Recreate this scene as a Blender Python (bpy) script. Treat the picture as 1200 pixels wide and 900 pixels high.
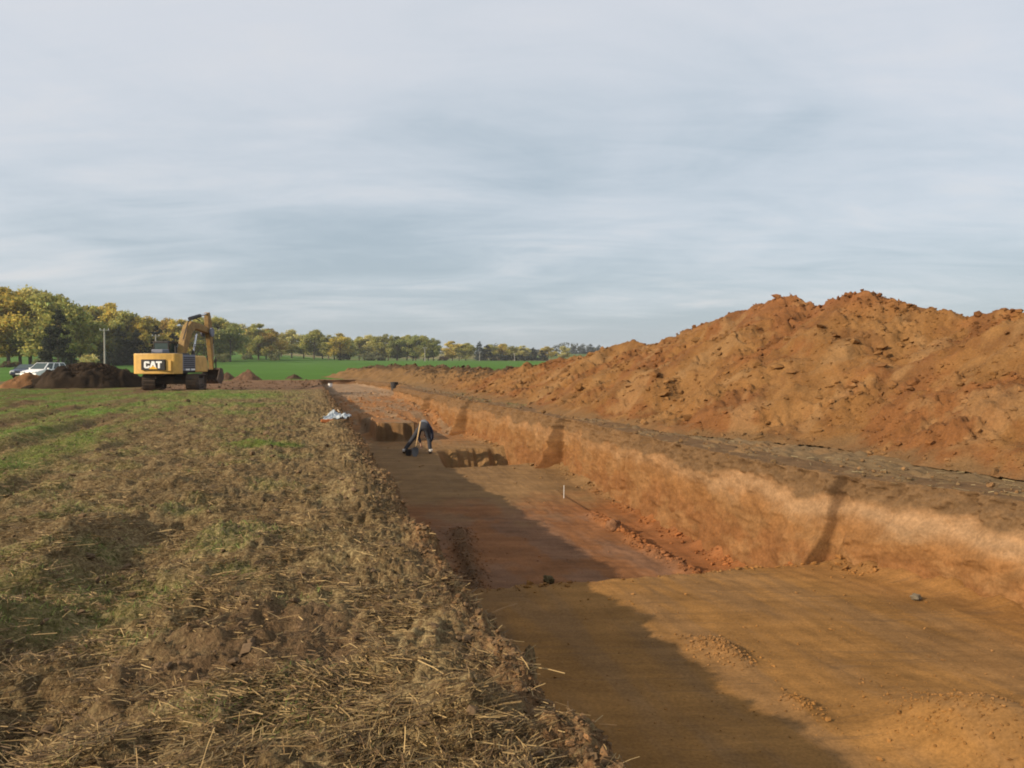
import bpy, bmesh, math, random
import numpy as np
from mathutils import Vector, Matrix, Euler

R = math.radians
rng = np.random.default_rng(7)
random.seed(7)
scene = bpy.context.scene
C = scene.collection
for o in list(bpy.data.objects):
    bpy.data.objects.remove(o)

# ------------------------------------------------------------------ camera
FPX = 920.0            # focal length in pixels of a 1200 px wide picture
EYE = 1.6
HORIZON = 425.0
cam_d = bpy.data.cameras.new('camera')
cam_d.sensor_width = 36.0
cam_d.lens = FPX / 1200.0 * 36.0
cam_d.clip_start = 0.05
cam_d.clip_end = 9000
cam = bpy.data.objects.new('camera', cam_d)
C.objects.link(cam)
cam.location = (0, 0, EYE)
cam.rotation_euler = (R(90) - math.atan((450 - HORIZON) / FPX), 0, 0)
scene.camera = cam

# ------------------------------------------------------------------ light
SUN_EL = R(25)
LX, LY = 0.90, 0.436            # horizontal direction the sunlight travels in
sun_d = bpy.data.lights.new('sun', 'SUN')
sun_d.energy = 3.5
sun_d.angle = R(0.9)
sun_d.color = (1.0, 0.83, 0.62)
sun = bpy.data.objects.new('sun', sun_d)
C.objects.link(sun)
Ld = Vector((LX * math.cos(SUN_EL), LY * math.cos(SUN_EL), -math.sin(SUN_EL)))
sun.rotation_euler = Ld.to_track_quat('-Z', 'Y').to_euler()
sun.location = (-30, -40, 30)

scene.view_settings.view_transform = 'Standard'
scene.view_settings.look = 'None'
scene.view_settings.gamma = 1.0
scene.view_settings.exposure = 0.85
scene.cycles.filter_width = 1.9
scene.cycles.max_bounces = 5
scene.cycles.diffuse_bounces = 3
scene.cycles.transparent_max_bounces = 4

world = bpy.data.worlds.new('World')
scene.world = world
world.use_nodes = True
nt = world.node_tree
nt.nodes.clear()


def N(nt, typ, **kw):
    n = nt.nodes.new(typ)
    for k, v in kw.items():
        setattr(n, k, v)
    return n


def build_world():
    L = nt.links.new
    out = N(nt, 'ShaderNodeOutputWorld')
    bg = N(nt, 'ShaderNodeBackground')
    bg.inputs['Strength'].default_value = 0.15
    sky = N(nt, 'ShaderNodeTexSky')
    sky.sky_type = 'NISHITA'
    sky.sun_disc = False
    sky.sun_elevation = SUN_EL
    # sun stands at azimuth of (-LX,-LY); rotation is measured from +Y
    sky.sun_rotation = math.atan2(-LX, -LY)
    sky.air_density = 1.0
    sky.dust_density = 1.5
    tc = N(nt, 'ShaderNodeTexCoord')
    sep = N(nt, 'ShaderNodeSeparateXYZ')
    L(tc.outputs['Generated'], sep.inputs[0])

    def math_(op, a, b=None, clamp=False):
        m = N(nt, 'ShaderNodeMath', operation=op, use_clamp=clamp)
        for i, q in enumerate((a, b)):
            if q is None:
                continue
            if isinstance(q, (int, float)):
                m.inputs[i].default_value = q
            else:
                L(q, m.inputs[i])
        return m.outputs[0]
    zc = math_('MAXIMUM', sep.outputs[2], 0.0)
    zz = math_('ADD', zc, 0.13)
    px = math_('DIVIDE', sep.outputs[0], zz)
    py = math_('DIVIDE', sep.outputs[1], zz)
    comb = N(nt, 'ShaderNodeCombineXYZ')
    L(px, comb.inputs[0])
    L(py, comb.inputs[1])

    def noise(scale, detail, rough, offs, sx=1.0, sy=1.0, rot=0.0, dist=0.0):
        mp = N(nt, 'ShaderNodeMapping')
        mp.inputs['Location'].default_value = offs
        mp.inputs['Rotation'].default_value = (0, 0, rot)
        mp.inputs['Scale'].default_value = (sx, sy, 1)
        L(comb.outputs[0], mp.inputs[0])
        nz = N(nt, 'ShaderNodeTexNoise')
        nz.inputs['Scale'].default_value = scale
        nz.inputs['Detail'].default_value = detail
        nz.inputs['Roughness'].default_value = rough
        nz.inputs['Distortion'].default_value = dist
        L(mp.outputs[0], nz.inputs['Vector'])
        return nz.outputs['Fac']

    def ramp(fac, stops):
        r = N(nt, 'ShaderNodeValToRGB')
        r.color_ramp.interpolation = 'B_SPLINE'
        els = r.color_ramp.elements
        while len(els) < len(stops):
            els.new(0.5)
        for e, (p, c) in zip(els, stops):
            e.position = p
            e.color = (*c, 1) if len(c) == 3 else c
        L(fac, r.inputs[0])
        return r.outputs[0]

    def mix(fac, a, b, typ='MIX'):
        m = N(nt, 'ShaderNodeMix', data_type='RGBA', blend_type=typ)
        if isinstance(fac, (int, float)):
            m.inputs[0].default_value = fac
        else:
            L(fac, m.inputs[0])
        for i, q in ((6, a), (7, b)):
            if isinstance(q, tuple):
                m.inputs[i].default_value = (*q, 1)
            else:
                L(q, m.inputs[i])
        return m.outputs[2]
    big = noise(0.42, 3.0, 0.5, (3.1, 1.7, 0), 1.0, 1.0, R(25), 0.3)
    mid = noise(0.85, 7.0, 0.56, (0.4, 5.2, 0), 0.85, 1.1, R(-30), 0.7)
    fine = noise(2.2, 8.0, 0.64, (7.7, 2.3, 0), 0.6, 1.5, R(-22), 1.0)
    s = math_('ADD', math_('ADD', math_('MULTIPLY', big, 0.30), math_('MULTIPLY', mid, 0.46)), math_('ADD', math_('MULTIPLY', fine, 0.20), 0.015))
    s = math_('ADD', s, math_('MULTIPLY', math_('SUBTRACT', math_('MINIMUM', zc, 0.5), 0.19), 0.80))
    veil = ramp(s, [(0.34, (0.455, 0.555, 0.635)), (0.47, (0.68, 0.755, 0.83)), (0.62, (0.85, 0.875, 0.93))])
    veil = mix(1.0, veil, (3.0, 3.0, 3.0), 'MULTIPLY')
    base = mix(0.92, sky.outputs[0], veil)
    # thin bright wisps
    wf = math_('MULTIPLY', math_('SUBTRACT', fine, 0.46), 2.6, True)
    wf2 = math_('MULTIPLY', math_('SUBTRACT', mid, 0.47), 4.0, True)
    w = math_('MULTIPLY', math_('MULTIPLY', wf, wf2), 1.0)
    col = mix(w, base, (2.75, 2.72, 2.70))
    # pale band of air just over the horizon, all the way round
    hz = math_('POWER', math_('SUBTRACT', 1.0, math_('MULTIPLY', zc, 4.5, True)), 4.0)
    col = mix(math_('MULTIPLY', hz, 0.40), col, (2.25, 2.36, 2.40))
    L(col, bg.inputs['Color'])
    L(bg.outputs[0], out.inputs['Surface'])


build_world()

# ------------------------------------------------------------------ helpers


def tag(o, label=None, cat=None, group=None, kind=None):
    if label:
        o['label'] = label
    if cat:
        o['category'] = cat
    if group:
        o['group'] = group
    if kind:
        o['kind'] = kind
    return o


def empty(name, loc=(0, 0, 0), rz=0.0):
    o = bpy.data.objects.new(name, None)
    o.location = loc
    o.rotation_euler = (0, 0, rz)
    o.empty_display_size = 0.3
    C.objects.link(o)
    return o


def copy_tree(o, parent=None):
    c = o.copy()
    C.objects.link(c)
    c.parent = parent
    for ch in list(o.children):
        copy_tree(ch, c)
    return c


def ss(a, b, x):
    t = np.clip((np.asarray(x, float) - a) / (b - a), 0, 1)
    return t * t * (3 - 2 * t)


_G = np.array([[1, 1, 0], [-1, 1, 0], [1, -1, 0], [-1, -1, 0], [1, 0, 1], [-1, 0, 1], [1, 0, -1], [-1, 0, -1],
               [0, 1, 1], [0, -1, 1], [0, 1, -1], [0, -1, -1]], float)


def perlin(x, y, z=0.0):
    x, y, z = np.broadcast_arrays(np.asarray(x, float), np.asarray(y, float), np.asarray(z, float))
    xi, yi, zi = np.floor(x).astype(np.int64), np.floor(y).astype(np.int64), np.floor(z).astype(np.int64)
    xf, yf, zf = x - xi, y - yi, z - zi
    f = lambda t: t * t * t * (t * (t * 6 - 15) + 10)
    wx, wy, wz = f(xf), f(yf), f(zf)
    tot = 0
    flat = bool(np.all(zf == 0))
    for dz in ((0,) if flat else (0, 1)):
        for dy in (0, 1):
            for dx in (0, 1):
                h = ((xi + dx) * 374761393 + (yi + dy) * 668265263 + (zi + dz) * 1274126177) & 0x7fffffff
                h = ((h ^ (h >> 13)) * 1274126177) & 0x7fffffff
                h = (h ^ (h >> 16)) % 12
                g = _G[h]
                d = g[..., 0] * (xf - dx) + g[..., 1] * (yf - dy) + g[..., 2] * (zf - dz)
                w = (wx if dx else 1 - wx) * (wy if dy else 1 - wy) * (1 if flat else (wz if dz else 1 - wz))
                tot = tot + w * d
    return tot


def fbm(x, y, z=0.0, octs=4, gain=0.5, lac=2.03, billow=False):
    a, s, t = 1.0, 0.0, 0.0
    x, y, z = np.asarray(x, float), np.asarray(y, float), np.asarray(z, float)
    zero = np.all(z == 0)
    for i in range(octs):
        n = perlin(x + 17.3 * i, y - 9.1 * i, z if zero else z + 3.7 * i)
        if billow:
            n = np.abs(n) * 2 - 0.5
        s = s + a * n
        a *= gain
        x, y, z = x * lac, y * lac, z * lac
    return s


def new_mesh(name, verts, faces_flat, nper, cols=None, smooth=True, mat=None):
    me = bpy.data.meshes.new(name)
    nv, nl = len(verts), len(faces_flat)
    nf = nl // nper
    me.vertices.add(nv)
    me.vertices.foreach_set('co', np.asarray(verts, np.float32).ravel())
    me.loops.add(nl)
    me.loops.foreach_set('vertex_index', np.asarray(faces_flat, np.int32))
    me.polygons.add(nf)
    me.polygons.foreach_set('loop_start', np.arange(0, nl, nper, dtype=np.int32))
    me.polygons.foreach_set('use_smooth', np.full(nf, smooth, bool))
    me.update(calc_edges=True)
    if cols is not None:
        ca = me.color_attributes.new('Col', 'FLOAT_COLOR', 'POINT')
        cc = np.ones((nv, 4), np.float32)
        cc[:, :cols.shape[1]] = cols
        ca.data.foreach_set('color', cc.ravel())
    if mat:
        me.materials.append(mat)
    return me


def link_mesh(name, me, parent=None):
    o = bpy.data.objects.new(name, me)
    C.objects.link(o)
    o.parent = parent
    return o


def grid_obj(name, X, Y, Z, mat, cols=None, keep=None, parent=None, smooth=True):
    r, c = X.shape
    V = np.stack([X, Y, Z], -1).reshape(-1, 3)
    idx = np.arange(r * c).reshape(r, c)
    q = np.stack([idx[:-1, :-1], idx[:-1, 1:], idx[1:, 1:], idx[1:, :-1]], -1).reshape(-1, 4)
    if keep is not None:
        k = (keep[:-1, :-1] | keep[:-1, 1:] | keep[1:, 1:] | keep[1:, :-1]).ravel()
        q = q[k]
    cc = cols.reshape(r * c, -1) if cols is not None else None
    used = np.zeros(r * c, bool)
    used[q.ravel()] = True
    remap = np.cumsum(used) - 1
    V = V[used]
    if cc is not None:
        cc = cc[used]
    me = new_mesh(name, V, remap[q].ravel(), 4, cc, smooth, mat)
    return link_mesh(name, me, parent)


# trench frame: u runs along the trench, v across it to the right
TX, TY = -0.2516, 0.9678
PX, PY = 0.9678, 0.2516
OX = 0.9


def uv_of(x, y):
    dx = np.asarray(x, float) - OX
    y = np.asarray(y, float)
    return dx * TX + y * TY, dx * PX + y * PY


def xy_of(u, v):
    return OX + u * TX + v * PX, u * TY + v * PY


def at(px, d):
    """lateral position of something seen in column px at distance d"""
    return (px - 600.0) / FPX * d


def graded(a, b, k, mn, ref=0.0):
    """values from a to b with spacing k*|x-ref| but at least mn"""
    out = [a]
    while out[-1] < b:
        out.append(out[-1] + max(mn, k * abs(out[-1] - ref)))
    out[-1] = b
    return np.array(out)


# ------------------------------------------------------------------ materials


class Mat:
    def __init__(self, name, rough=0.9, spec=0.15):
        self.m = bpy.data.materials.new(name)
        self.m.use_nodes = True
        self.t = self.m.node_tree
        self.b = self.t.nodes['Principled BSDF']
        self.b.inputs['Roughness'].default_value = rough
        self.b.inputs['Specular IOR Level'].default_value = spec
        self.tc = None

    def link(self, a, b):
        self.t.links.new(a, b)

    def coord(self, scale=(1, 1, 1), rot=(0, 0, 0), kind='Object'):
        if self.tc is None:
            self.tc = N(self.t, 'ShaderNodeTexCoord')
        mp = N(self.t, 'ShaderNodeMapping')
        mp.inputs['Scale'].default_value = scale
        mp.inputs['Rotation'].default_value = rot
        self.link(self.tc.outputs[kind], mp.inputs[0])
        return mp.outputs[0]

    def noise(self, scale, detail=4, rough=0.55, vec=None, dist=0.0):
        n = N(self.t, 'ShaderNodeTexNoise')
        n.inputs['Scale'].default_value = scale
        n.inputs['Detail'].default_value = detail
        n.inputs['Roughness'].default_value = rough
        n.inputs['Distortion'].default_value = dist
        self.link(vec if vec is not None else self.coord(), n.inputs['Vector'])
        return n.outputs['Fac']

    def ramp(self, fac, stops, interp='LINEAR'):
        r = N(self.t, 'ShaderNodeValToRGB')
        r.color_ramp.interpolation = interp
        els = r.color_ramp.elements
        while len(els) < len(stops):
            els.new(0.5)
        for e, (p, c) in zip(els, stops):
            e.position = p
            e.color = (c, c, c, 1) if isinstance(c, (int, float)) else (*c, 1)
        self.link(fac, r.inputs[0])
        return r.outputs[0]

    def mix(self, fac, a, b, typ='MIX'):
        m = N(self.t, 'ShaderNodeMix', data_type='RGBA', blend_type=typ)
        if isinstance(fac, (int, float)):
            m.inputs[0].default_value = fac
        else:
            self.link(fac, m.inputs[0])
        for i, q in ((6, a), (7, b)):
            if isinstance(q, tuple):
                m.inputs[i].default_value = (*q, 1)
            else:
                self.link(q, m.inputs[i])
        return m.outputs[2]

    def math(self, op, a, b=None, clamp=False):
        m = N(self.t, 'ShaderNodeMath', operation=op, use_clamp=clamp)
        for i, q in enumerate((a, b)):
            if q is None:
                continue
            if isinstance(q, (int, float)):
                m.inputs[i].default_value = q
            else:
                self.link(q, m.inputs[i])
        return m.outputs[0]

    def attr(self, name='Col'):
        a = N(self.t, 'ShaderNodeAttribute')
        a.attribute_name = name
        return a

    def bump(self, h, strength=0.5, dist=0.02):
        b = N(self.t, 'ShaderNodeBump')
        b.inputs['Strength'].default_value = strength
        b.inputs['Distance'].default_value = dist
        self.link(h, b.inputs['Height'])
        self.link(b.outputs[0], self.b.inputs['Normal'])

    def color(self, c):
        if isinstance(c, tuple):
            self.b.inputs['Base Color'].default_value = (*c, 1)
        else:
            self.link(c, self.b.inputs['Base Color'])
        return self


def soil_mat(name, s1=2.5, s2=30, lo=0.72, hi=1.28, bump=0.6, bdist=0.02, streak=None, scratch=None):
    m = Mat(name, 0.95, 0.08)
    col = m.attr().outputs['Color']
    a = m.ramp(m.noise(s1, 6, 0.6), [(0.28, lo), (0.72, hi)])
    col = m.mix(1.0, col, a, 'MULTIPLY')
    fine = m.noise(s2, 5, 0.65)
    b = m.ramp(fine, [(0.25, 0.70), (0.75, 1.28)])
    col = m.mix(1.0, col, b, 'MULTIPLY')
    h = fine
    if streak:
        st = m.noise(streak[0], 5, 0.6, m.coord(streak[1], streak[2]))
        col = m.mix(1.0, col, m.ramp(st, [(0.3, 0.80), (0.7, 1.18)]), 'MULTIPLY')
        h = m.math('ADD', fine, m.math('MULTIPLY', st, 1.2))
    if scratch:
        sc = m.noise(scratch[0], 3, 0.5, m.coord(scratch[1], scratch[2]))
        gate = m.ramp(m.noise(0.9, 3, 0.5), [(0.42, 0.0), (0.60, 1.0)])
        line = m.math('MULTIPLY', m.ramp(sc, [(0.58, 0.0), (0.66, 1.0)]), gate)
        col = m.mix(m.math('MULTIPLY', line, 0.35), col, (0.11, 0.068, 0.036))
        h = m.math('SUBTRACT', h, m.math('MULTIPLY', line, 0.8))
    m.color(col)
    m.bump(h, bump, bdist)
    return m.m


M_heap = soil_mat('heap_soil', 1.6, 22, 0.80, 1.20, 0.8, 0.035)
M_wall = soil_mat('cut_soil', 2.2, 26, 0.82, 1.18, 0.5, 0.018, streak=(4.0, (1, 1, 1.6), (0, 0, 0)))
M_floor = soil_mat('floor_soil', 1.3, 34, 0.76, 1.22, 0.45, 0.012, streak=(3.0, (0.25, 1.6, 1), (0, 0, R(-9))), scratch=(9.0, (0.06, 2.2, 1), (0, 0, R(-14))))
M_clod = soil_mat('clod_soil', 3.0, 40, 0.8, 1.2, 0.5, 0.01)
M_dark = soil_mat('topsoil', 1.5, 14, 0.75, 1.25, 0.8, 0.05)


def stubble_mat():
    m = Mat('stubble_ground', 0.95, 0.06)
    at_ = m.attr()
    col = at_.outputs['Color']
    straw_f = at_.outputs['Alpha']
    col = m.mix(1.0, col, m.ramp(m.noise(1.1, 6, 0.62), [(0.3, 0.72), (0.7, 1.28)]), 'MULTIPLY')
    n1 = m.noise(16, 7, 0.72, m.coord((1.6, 0.8, 1), (0, 0, R(20))), 0.4)
    n2 = m.noise(16, 7, 0.72, m.coord((0.7, 1.7, 1), (0, 0, R(-25))), 0.4)
    n = m.math('MAXIMUM', n1, n2)
    f = m.math('MULTIPLY', m.ramp(n, [(0.48, 0.0), (0.64, 1.0)]), straw_f)
    col = m.mix(f, col, (0.36, 0.275, 0.135))
    fine = m.noise(45, 4, 0.6)
    col = m.mix(1.0, col, m.ramp(fine, [(0.3, 0.6), (0.7, 1.35)]), 'MULTIPLY')
    m.color(col)
    m.bump(m.math('ADD', n, fine), 0.9, 0.03)
    return m.m


M_stubble = stubble_mat()


def blade_mat(name, rough=0.7, trans=0.0):
    m = Mat(name, rough, 0.2)
    m.color(m.attr().outputs['Color'])
    return m.m


M_straw = blade_mat('dry_straw', 0.65)
M_grass = blade_mat('grass_blade', 0.6)


def plain(name, col, rough=0.6, spec=0.3, metal=0.0, dirt=0.0, scale=6.0, dcol=(0.12, 0.08, 0.05)):
    m = Mat(name, rough, spec)
    m.b.inputs['Metallic'].default_value = metal
    if dirt > 0:
        f = m.ramp(m.noise(scale, 6, 0.65), [(0.42, 0.0), (0.75, dirt)])
        c = m.mix(f, col, dcol)
        m.color(c)
        m.link(m.ramp(m.noise(scale * 2, 4), [(0.3, min(1, rough * 0.8)), (0.7, min(1, rough * 1.25))]), m.b.inputs['Roughness'])
    else:
        v = m.ramp(m.noise(scale, 4), [(0.3, 0.92), (0.7, 1.06)])
        m.color(m.mix(1.0, col, v, 'MULTIPLY'))
    return m.m


# ------------------------------------------------------------------ ground shape


def far_z(x, y):
    z = 2.3 * ss(90, 450, y) + 7.5 * ss(470, 760, y)
    z = z + 9.0 * ss(235, 520, y) * ss(-70, -230, x)
    z = z + 10 * ss(700, 2200, y)
    z = z + 1.4 * perlin(np.asarray(x) / 160.0, np.asarray(y) / 160.0) * ss(250, 600, y)
    z = z + 6.0 * perlin(np.asarray(x) / 420.0 + 3.3, np.asarray(y) / 700.0) * ss(600, 1100, y)
    return z


def edge_v(u):
    return 0.13 * perlin(u * 0.55, 3.7) + 0.10 * perlin(u * 1.9, 8.2) + 0.05 * perlin(u * 5.0, 1.2) + 0.19 + 0.16 * ss(4.6, 3.4, u)


def bumpf(x, c, w):
    return np.exp(-((x - c) / w) ** 2)


def field_z(x, y, lip=True):
    x, y = np.asarray(x, float), np.asarray(y, float)
    u, v = uv_of(x, y)
    z = far_z(x, y)
    near = 1 - ss(28, 60, y)
    z = z + 0.05 * fbm(x * 0.55, y * 0.55, 0, 3) * (1 - ss(90, 120, u))
    z = z + near * (0.090 * fbm(x * 1.9 + 5, y * 1.9, 0, 4, 0.58) + 0.040 * fbm(x * 8, y * 8 + 3, 0, 3, 0.62, billow=True))
    wob = 0.22 * perlin(u * 0.35, 5.5) + 0.06 * perlin(u * 2.2, 2.5)
    # wheel ruts that follow the trench
    a1 = ss(2, 3.5, u) * (1 - ss(8.6, 9.6, u))
    z = z - 0.19 * bumpf(v + wob, -2.2, 0.36) ** 0.8 * a1 * (0.75 + 0.8 * perlin(u * 1.1, 9.0))
    z = z + 0.13 * bumpf(v + wob, -2.9, 0.26) * a1 * (0.7 + 1.1 * perlin(u * 0.9, 4.0))
    for vc, dep, w, s0, s1 in ((-4.45, 0.07, 0.16, 5, 22), (-6.4, 0.10, 0.30, 8, 30), (-8.6, 0.10, 0.30, 9, 34), (-11.5, 0.09, 0.35, 12, 38),
                               (-13.6, 0.09, 0.35, 12, 38)):
        m = ss(s0, s0 + 2, u) * (1 - ss(s1 - 4, s1, u)) * np.clip(0.7 + 1.6 * perlin(u * 0.3, vc), 0, 1.4)
        z = z - dep * bumpf(v + wob, vc, w) * m + 0.5 * dep * bumpf(v + wob, vc - 2 * w, w) * m
    # a dug-out hoof-like hole and a few torn clods
    for hx, hy, r, h in ((-1.93, 5.0, 0.20, -0.13), (-2.15, 5.05, 0.14, 0.07), (-3.85, 9.4, 0.22, 0.11), (-3.45, 9.1, 0.28, -0.06),
                         (-0.75, 6.3, 0.18, -0.07), (-1.2, 4.5, 0.35, -0.03), (-4.9, 15.2, 0.5, 0.06), (-9.2, 27.5, 0.5, 0.16), (-6.3, 24.0, 0.35, 0.14)):
        z = z + h * np.exp(-((x - hx) ** 2 + (y - hy) ** 2) / r ** 2)
    # crumbly shoulder above the cut
    z = z + near * 0.10 * bumpf(v, -0.22, 0.22) * (0.35 + 1.2 * perlin(u * 1.3, 6.6))
    # bare scraped strip in front of the far end
    z = z - 0.12 * ss(49, 50.5, u + 0.5 * perlin(v * 0.8, 2.0)) * (1 - ss(73.5, 74.5, u)) * ss(-11, -10, v) * (1 - ss(-1, 0, v))
    if lip:
        ev = edge_v(u)
        k = 4.2 - 3.0 * bumpf(u, 5.75, 0.50)
        t = np.clip(v - ev, 0, None)
        soft = t * t / (t + 0.05)
        inside = (1 - ss(73.0, 74.0, u))
        z = z - soft * k * (1 + 0.55 * fbm(u * 3, v * 3, 0, 4, 0.6)) * inside + 0.10 * ss(0, 0.1, t) * fbm(u * 7, v * 7, 0, 3, 0.6) * inside
        z = z - 0.05 * ss(-0.1, 0.05, v - ev) * inside
    return z


def field_zones(x, y):
    u, v = uv_of(x, y)
    n = fbm(x * 0.22, y * 0.22, 0, 4, 0.6)
    n2 = fbm(x * 0.9 + 7, y * 0.9, 0, 3, 0.6)
    band = fbm(v * 0.75, u * 0.10, 0, 3, 0.6)
    g = ss(-4.5, -5.3, v + 0.35 * n) * np.clip(0.72 + 1.1 * band + 0.9 * n2, 0, 1)
    wob = 0.22 * perlin(u * 0.35, 5.5) + 0.06 * perlin(u * 2.2, 2.5)
    for vc, w in ((-6.35, 0.42), (-8.6, 0.45), (-11.5, 0.6), (-13.6, 0.5), (-18.0, 0.9)):
        g = g * (1 - 0.85 * bumpf(v + wob + 0.5 * n2, vc, w))
    g = g * (0.30 + 0.70 * ss(9, 15, u))
    g = np.maximum(g, 0.28 * ss(0.02, 0.35, n2) * ss(-0.4, -1.5, v))
    g = np.maximum(g, ss(1.15, 0.55, np.hypot((x + 4.85) / 1.0, (y - 15.3) / 0.75) + 0.5 * n2))
    g = np.maximum(g, 0.22 * ss(1.2, 0.5, np.hypot((x + 3.15) / 0.8, (y - 5.5) / 0.9) + 0.6 * n2))
    g = np.maximum(g, ss(1.2, 0.6, np.hypot((x + 15.5) / 4.5, (y - 38) / 5.0) + 0.4 * n2))
    g = np.maximum(g, 0.55 * ss(0.1, 0.3, n) * ss(14, 20, y) * ss(-1, -2.5, v))
    far = ss(75.5, 76.5, u + 0.6 * perlin(v * 0.15, 1.0))
    g = np.maximum(g, far)
    scr = ss(48.5, 50.5, u + 1.0 * n2) * (1 - far) * ss(-13, -9.5, v)
    brown_l = ss(47, 51, y + 1.5 * n2) * (1 - far) * ss(-18, -26, v) * 0.8
    mud = ss(1.1, 0.4, np.hypot((x + 1.25) / 0.85, (y - 4.6) / 1.1) + 0.7 * n2)
    mud = np.maximum(mud, 0.8 * ss(-0.15, -0.42, band) * ss(-4.5, -6, v) * (1 - far))
    mud = np.maximum(mud, 0.4 * ss(-0.35, 0.05, v))
    straw = np.clip(ss(-15, -6, v + n) * (0.95 - 0.75 * mud) * (0.75 + 0.6 * n2), 0, 1) * (1 - scr) * (1 - far) * (1 - 0.5 * np.clip(g, 0, 1))
    g = g * (1 - 0.9 * scr) * (1 - brown_l) * (1 - 0.85 * mud * (1 - far))
    return u, v, np.clip(g, 0, 1), np.clip(straw, 0, 1), scr, brown_l, mud, n, n2


def lerp(a, b, t):
    return a + (b - a) * np.asarray(t)[..., None]


def field_cols(x, y, z=None):
    u, v, g, straw, scr, brown_l, mud, n, n2 = field_zones(x, y)
    A = lambda *c: np.array(c)
    base = np.broadcast_to(A(0.118, 0.076, 0.036), x.shape + (3,))
    base = lerp(base, A(0.128, 0.080, 0.042), mud)
    gc = lerp(A(0.110, 0.135, 0.028), A(0.085, 0.165, 0.024), ss(-0.2, 0.4, n))
    base = lerp(base, gc, g)
    base = lerp(base, A(0.165, 0.098, 0.056), scr)
    base = lerp(base, A(0.16, 0.115, 0.06), brown_l)
    far = ss(76, 79, u)
    base = lerp(base, A(0.062, 0.135, 0.020), far)
    base = lerp(base, A(0.155, 0.085, 0.04), ss(-0.05, 0.15, v) * (1 - far))
    return np.concatenate([base, straw[..., None]], -1)


us = np.concatenate([np.linspace(-8, 1.5, 40)[:-1], graded(1.5, 80, 0.0068, 0.015)])
vs = np.concatenate([-graded(2.2, 95, 0.0125, 0.026)[::-1], np.arange(-2.18, -0.35, 0.024), np.arange(-0.35, 0.75, 0.0125)])
U, V = np.meshgrid(us, vs, indexing='ij')
X, Y = xy_of(U, V)
Z = field_z(X, Y)
Z = np.maximum(Z, -2.4)
cols = field_cols(X, Y)
tag(grid_obj('stubble_field', X, Y, Z, M_stubble, cols), kind='structure')

# ---- far country: meadow, rising fields


def meadow_mat():
    m = Mat('meadow_grass', 0.95, 0.05)
    col = m.attr().outputs['Color']
    col = m.mix(1.0, col, m.ramp(m.noise(0.05, 6, 0.6), [(0.3, 0.82), (0.7, 1.18)]), 'MULTIPLY')
    col = m.mix(1.0, col, m.ramp(m.noise(1.5, 5, 0.6, m.coord((0.3, 1.5, 1))), [(0.3, 0.85), (0.7, 1.15)]), 'MULTIPLY')
    m.color(col)
    return m.m


M_meadow = meadow_mat()


def meadow_cols(x, y):
    A = lambda *c: np.array(c)
    c = np.broadcast_to(A(0.062, 0.135, 0.020), x.shape + (3,))
    ca = lerp(A(0.17, 0.15, 0.065), A(0.085, 0.12, 0.032), ss(-0.1, 0.15, perlin(x / 130.0 + 2, y / 90.0)))
    c = lerp(c, ca, ss(470, 520, y + 30 * perlin(x / 50.0, 2.2)))
    hl = ss(-110, -150, x + 0.1 * y) * ss(300, 360, y)
    c = lerp(c, A(0.19, 0.125, 0.065), hl * ss(-0.05, 0.1, perlin(x / 90.0, y / 60.0 + 5)))
    return c


uf = np.concatenate([graded(79.6, 900, 0.022, 1.0), np.linspace(900, 3500, 30)[1:]])
vf = np.concatenate([np.linspace(-3200, -420, 24)[:-1], np.linspace(-420, 420, 170), np.linspace(420, 3200, 24)[1:]])
U, V = np.meshgrid(uf, vf, indexing='ij')
X, Y = xy_of(U, V)
Z = far_z(X, Y) - 0.01
tag(grid_obj('meadow', X, Y, Z, M_meadow, meadow_cols(X, Y)), kind='structure')
for nm, v0, v1 in (('side_meadow', -3200, -94.8), ('back_field', 94.8, 3200)):
    U, V = np.meshgrid(np.linspace(-500, 79.8, 30), np.linspace(v0, v1, 40), indexing='ij')
    X, Y = xy_of(U, V)
    tag(grid_obj(nm, X, Y, far_z(X, Y) - 0.015, M_meadow, meadow_cols(X, Y)), kind='structure')
U, V = np.meshgrid(np.linspace(-500, -7.9, 12), np.linspace(-95, 95, 30), indexing='ij')
X, Y = xy_of(U, V)
tag(grid_obj('near_field', X, Y, far_z(X, Y) - 0.015, M_stubble,
             np.concatenate([np.broadcast_to(np.array((0.13, 0.10, 0.05)), X.shape + (3,)), np.full(X.shape + (1,), 0.7)], -1)), kind='structure')

# ------------------------------------------------------------------ trench right side
# knots: u, v of the foot of the cut; a jump in v is a step in the cut
WK = np.array([[-8, 7.3], [5.0, 6.95], [7.1, 6.72], [8.2, 6.56], [9.1, 6.25], [9.78, 6.22], [9.82, 6.10], [12.0, 6.08], [14.7, 6.05],
               [18.0, 6.10], [21.70, 6.18], [21.76, 6.02], [24.0, 5.96], [26.3, 5.85], [32.3, 5.52], [32.4, 5.34], [38.6, 5.22], [40.0, 5.15], [40.1, 4.98],
               [48.0, 4.70], [52.5, 4.55], [53.5, 5.45], [60.0, 5.6], [61.0, 4.9], [66.0, 4.4], [73.6, 3.2]])
JOGS = ((9.80, 0.50, 1.1), (21.73, 0.58, 1.8), (32.35, 0.5, 2.0), (40.05, 0.4, 2.0))


def wall_v(u):
    return np.interp(u, WK[:, 0], WK[:, 1])


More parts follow.
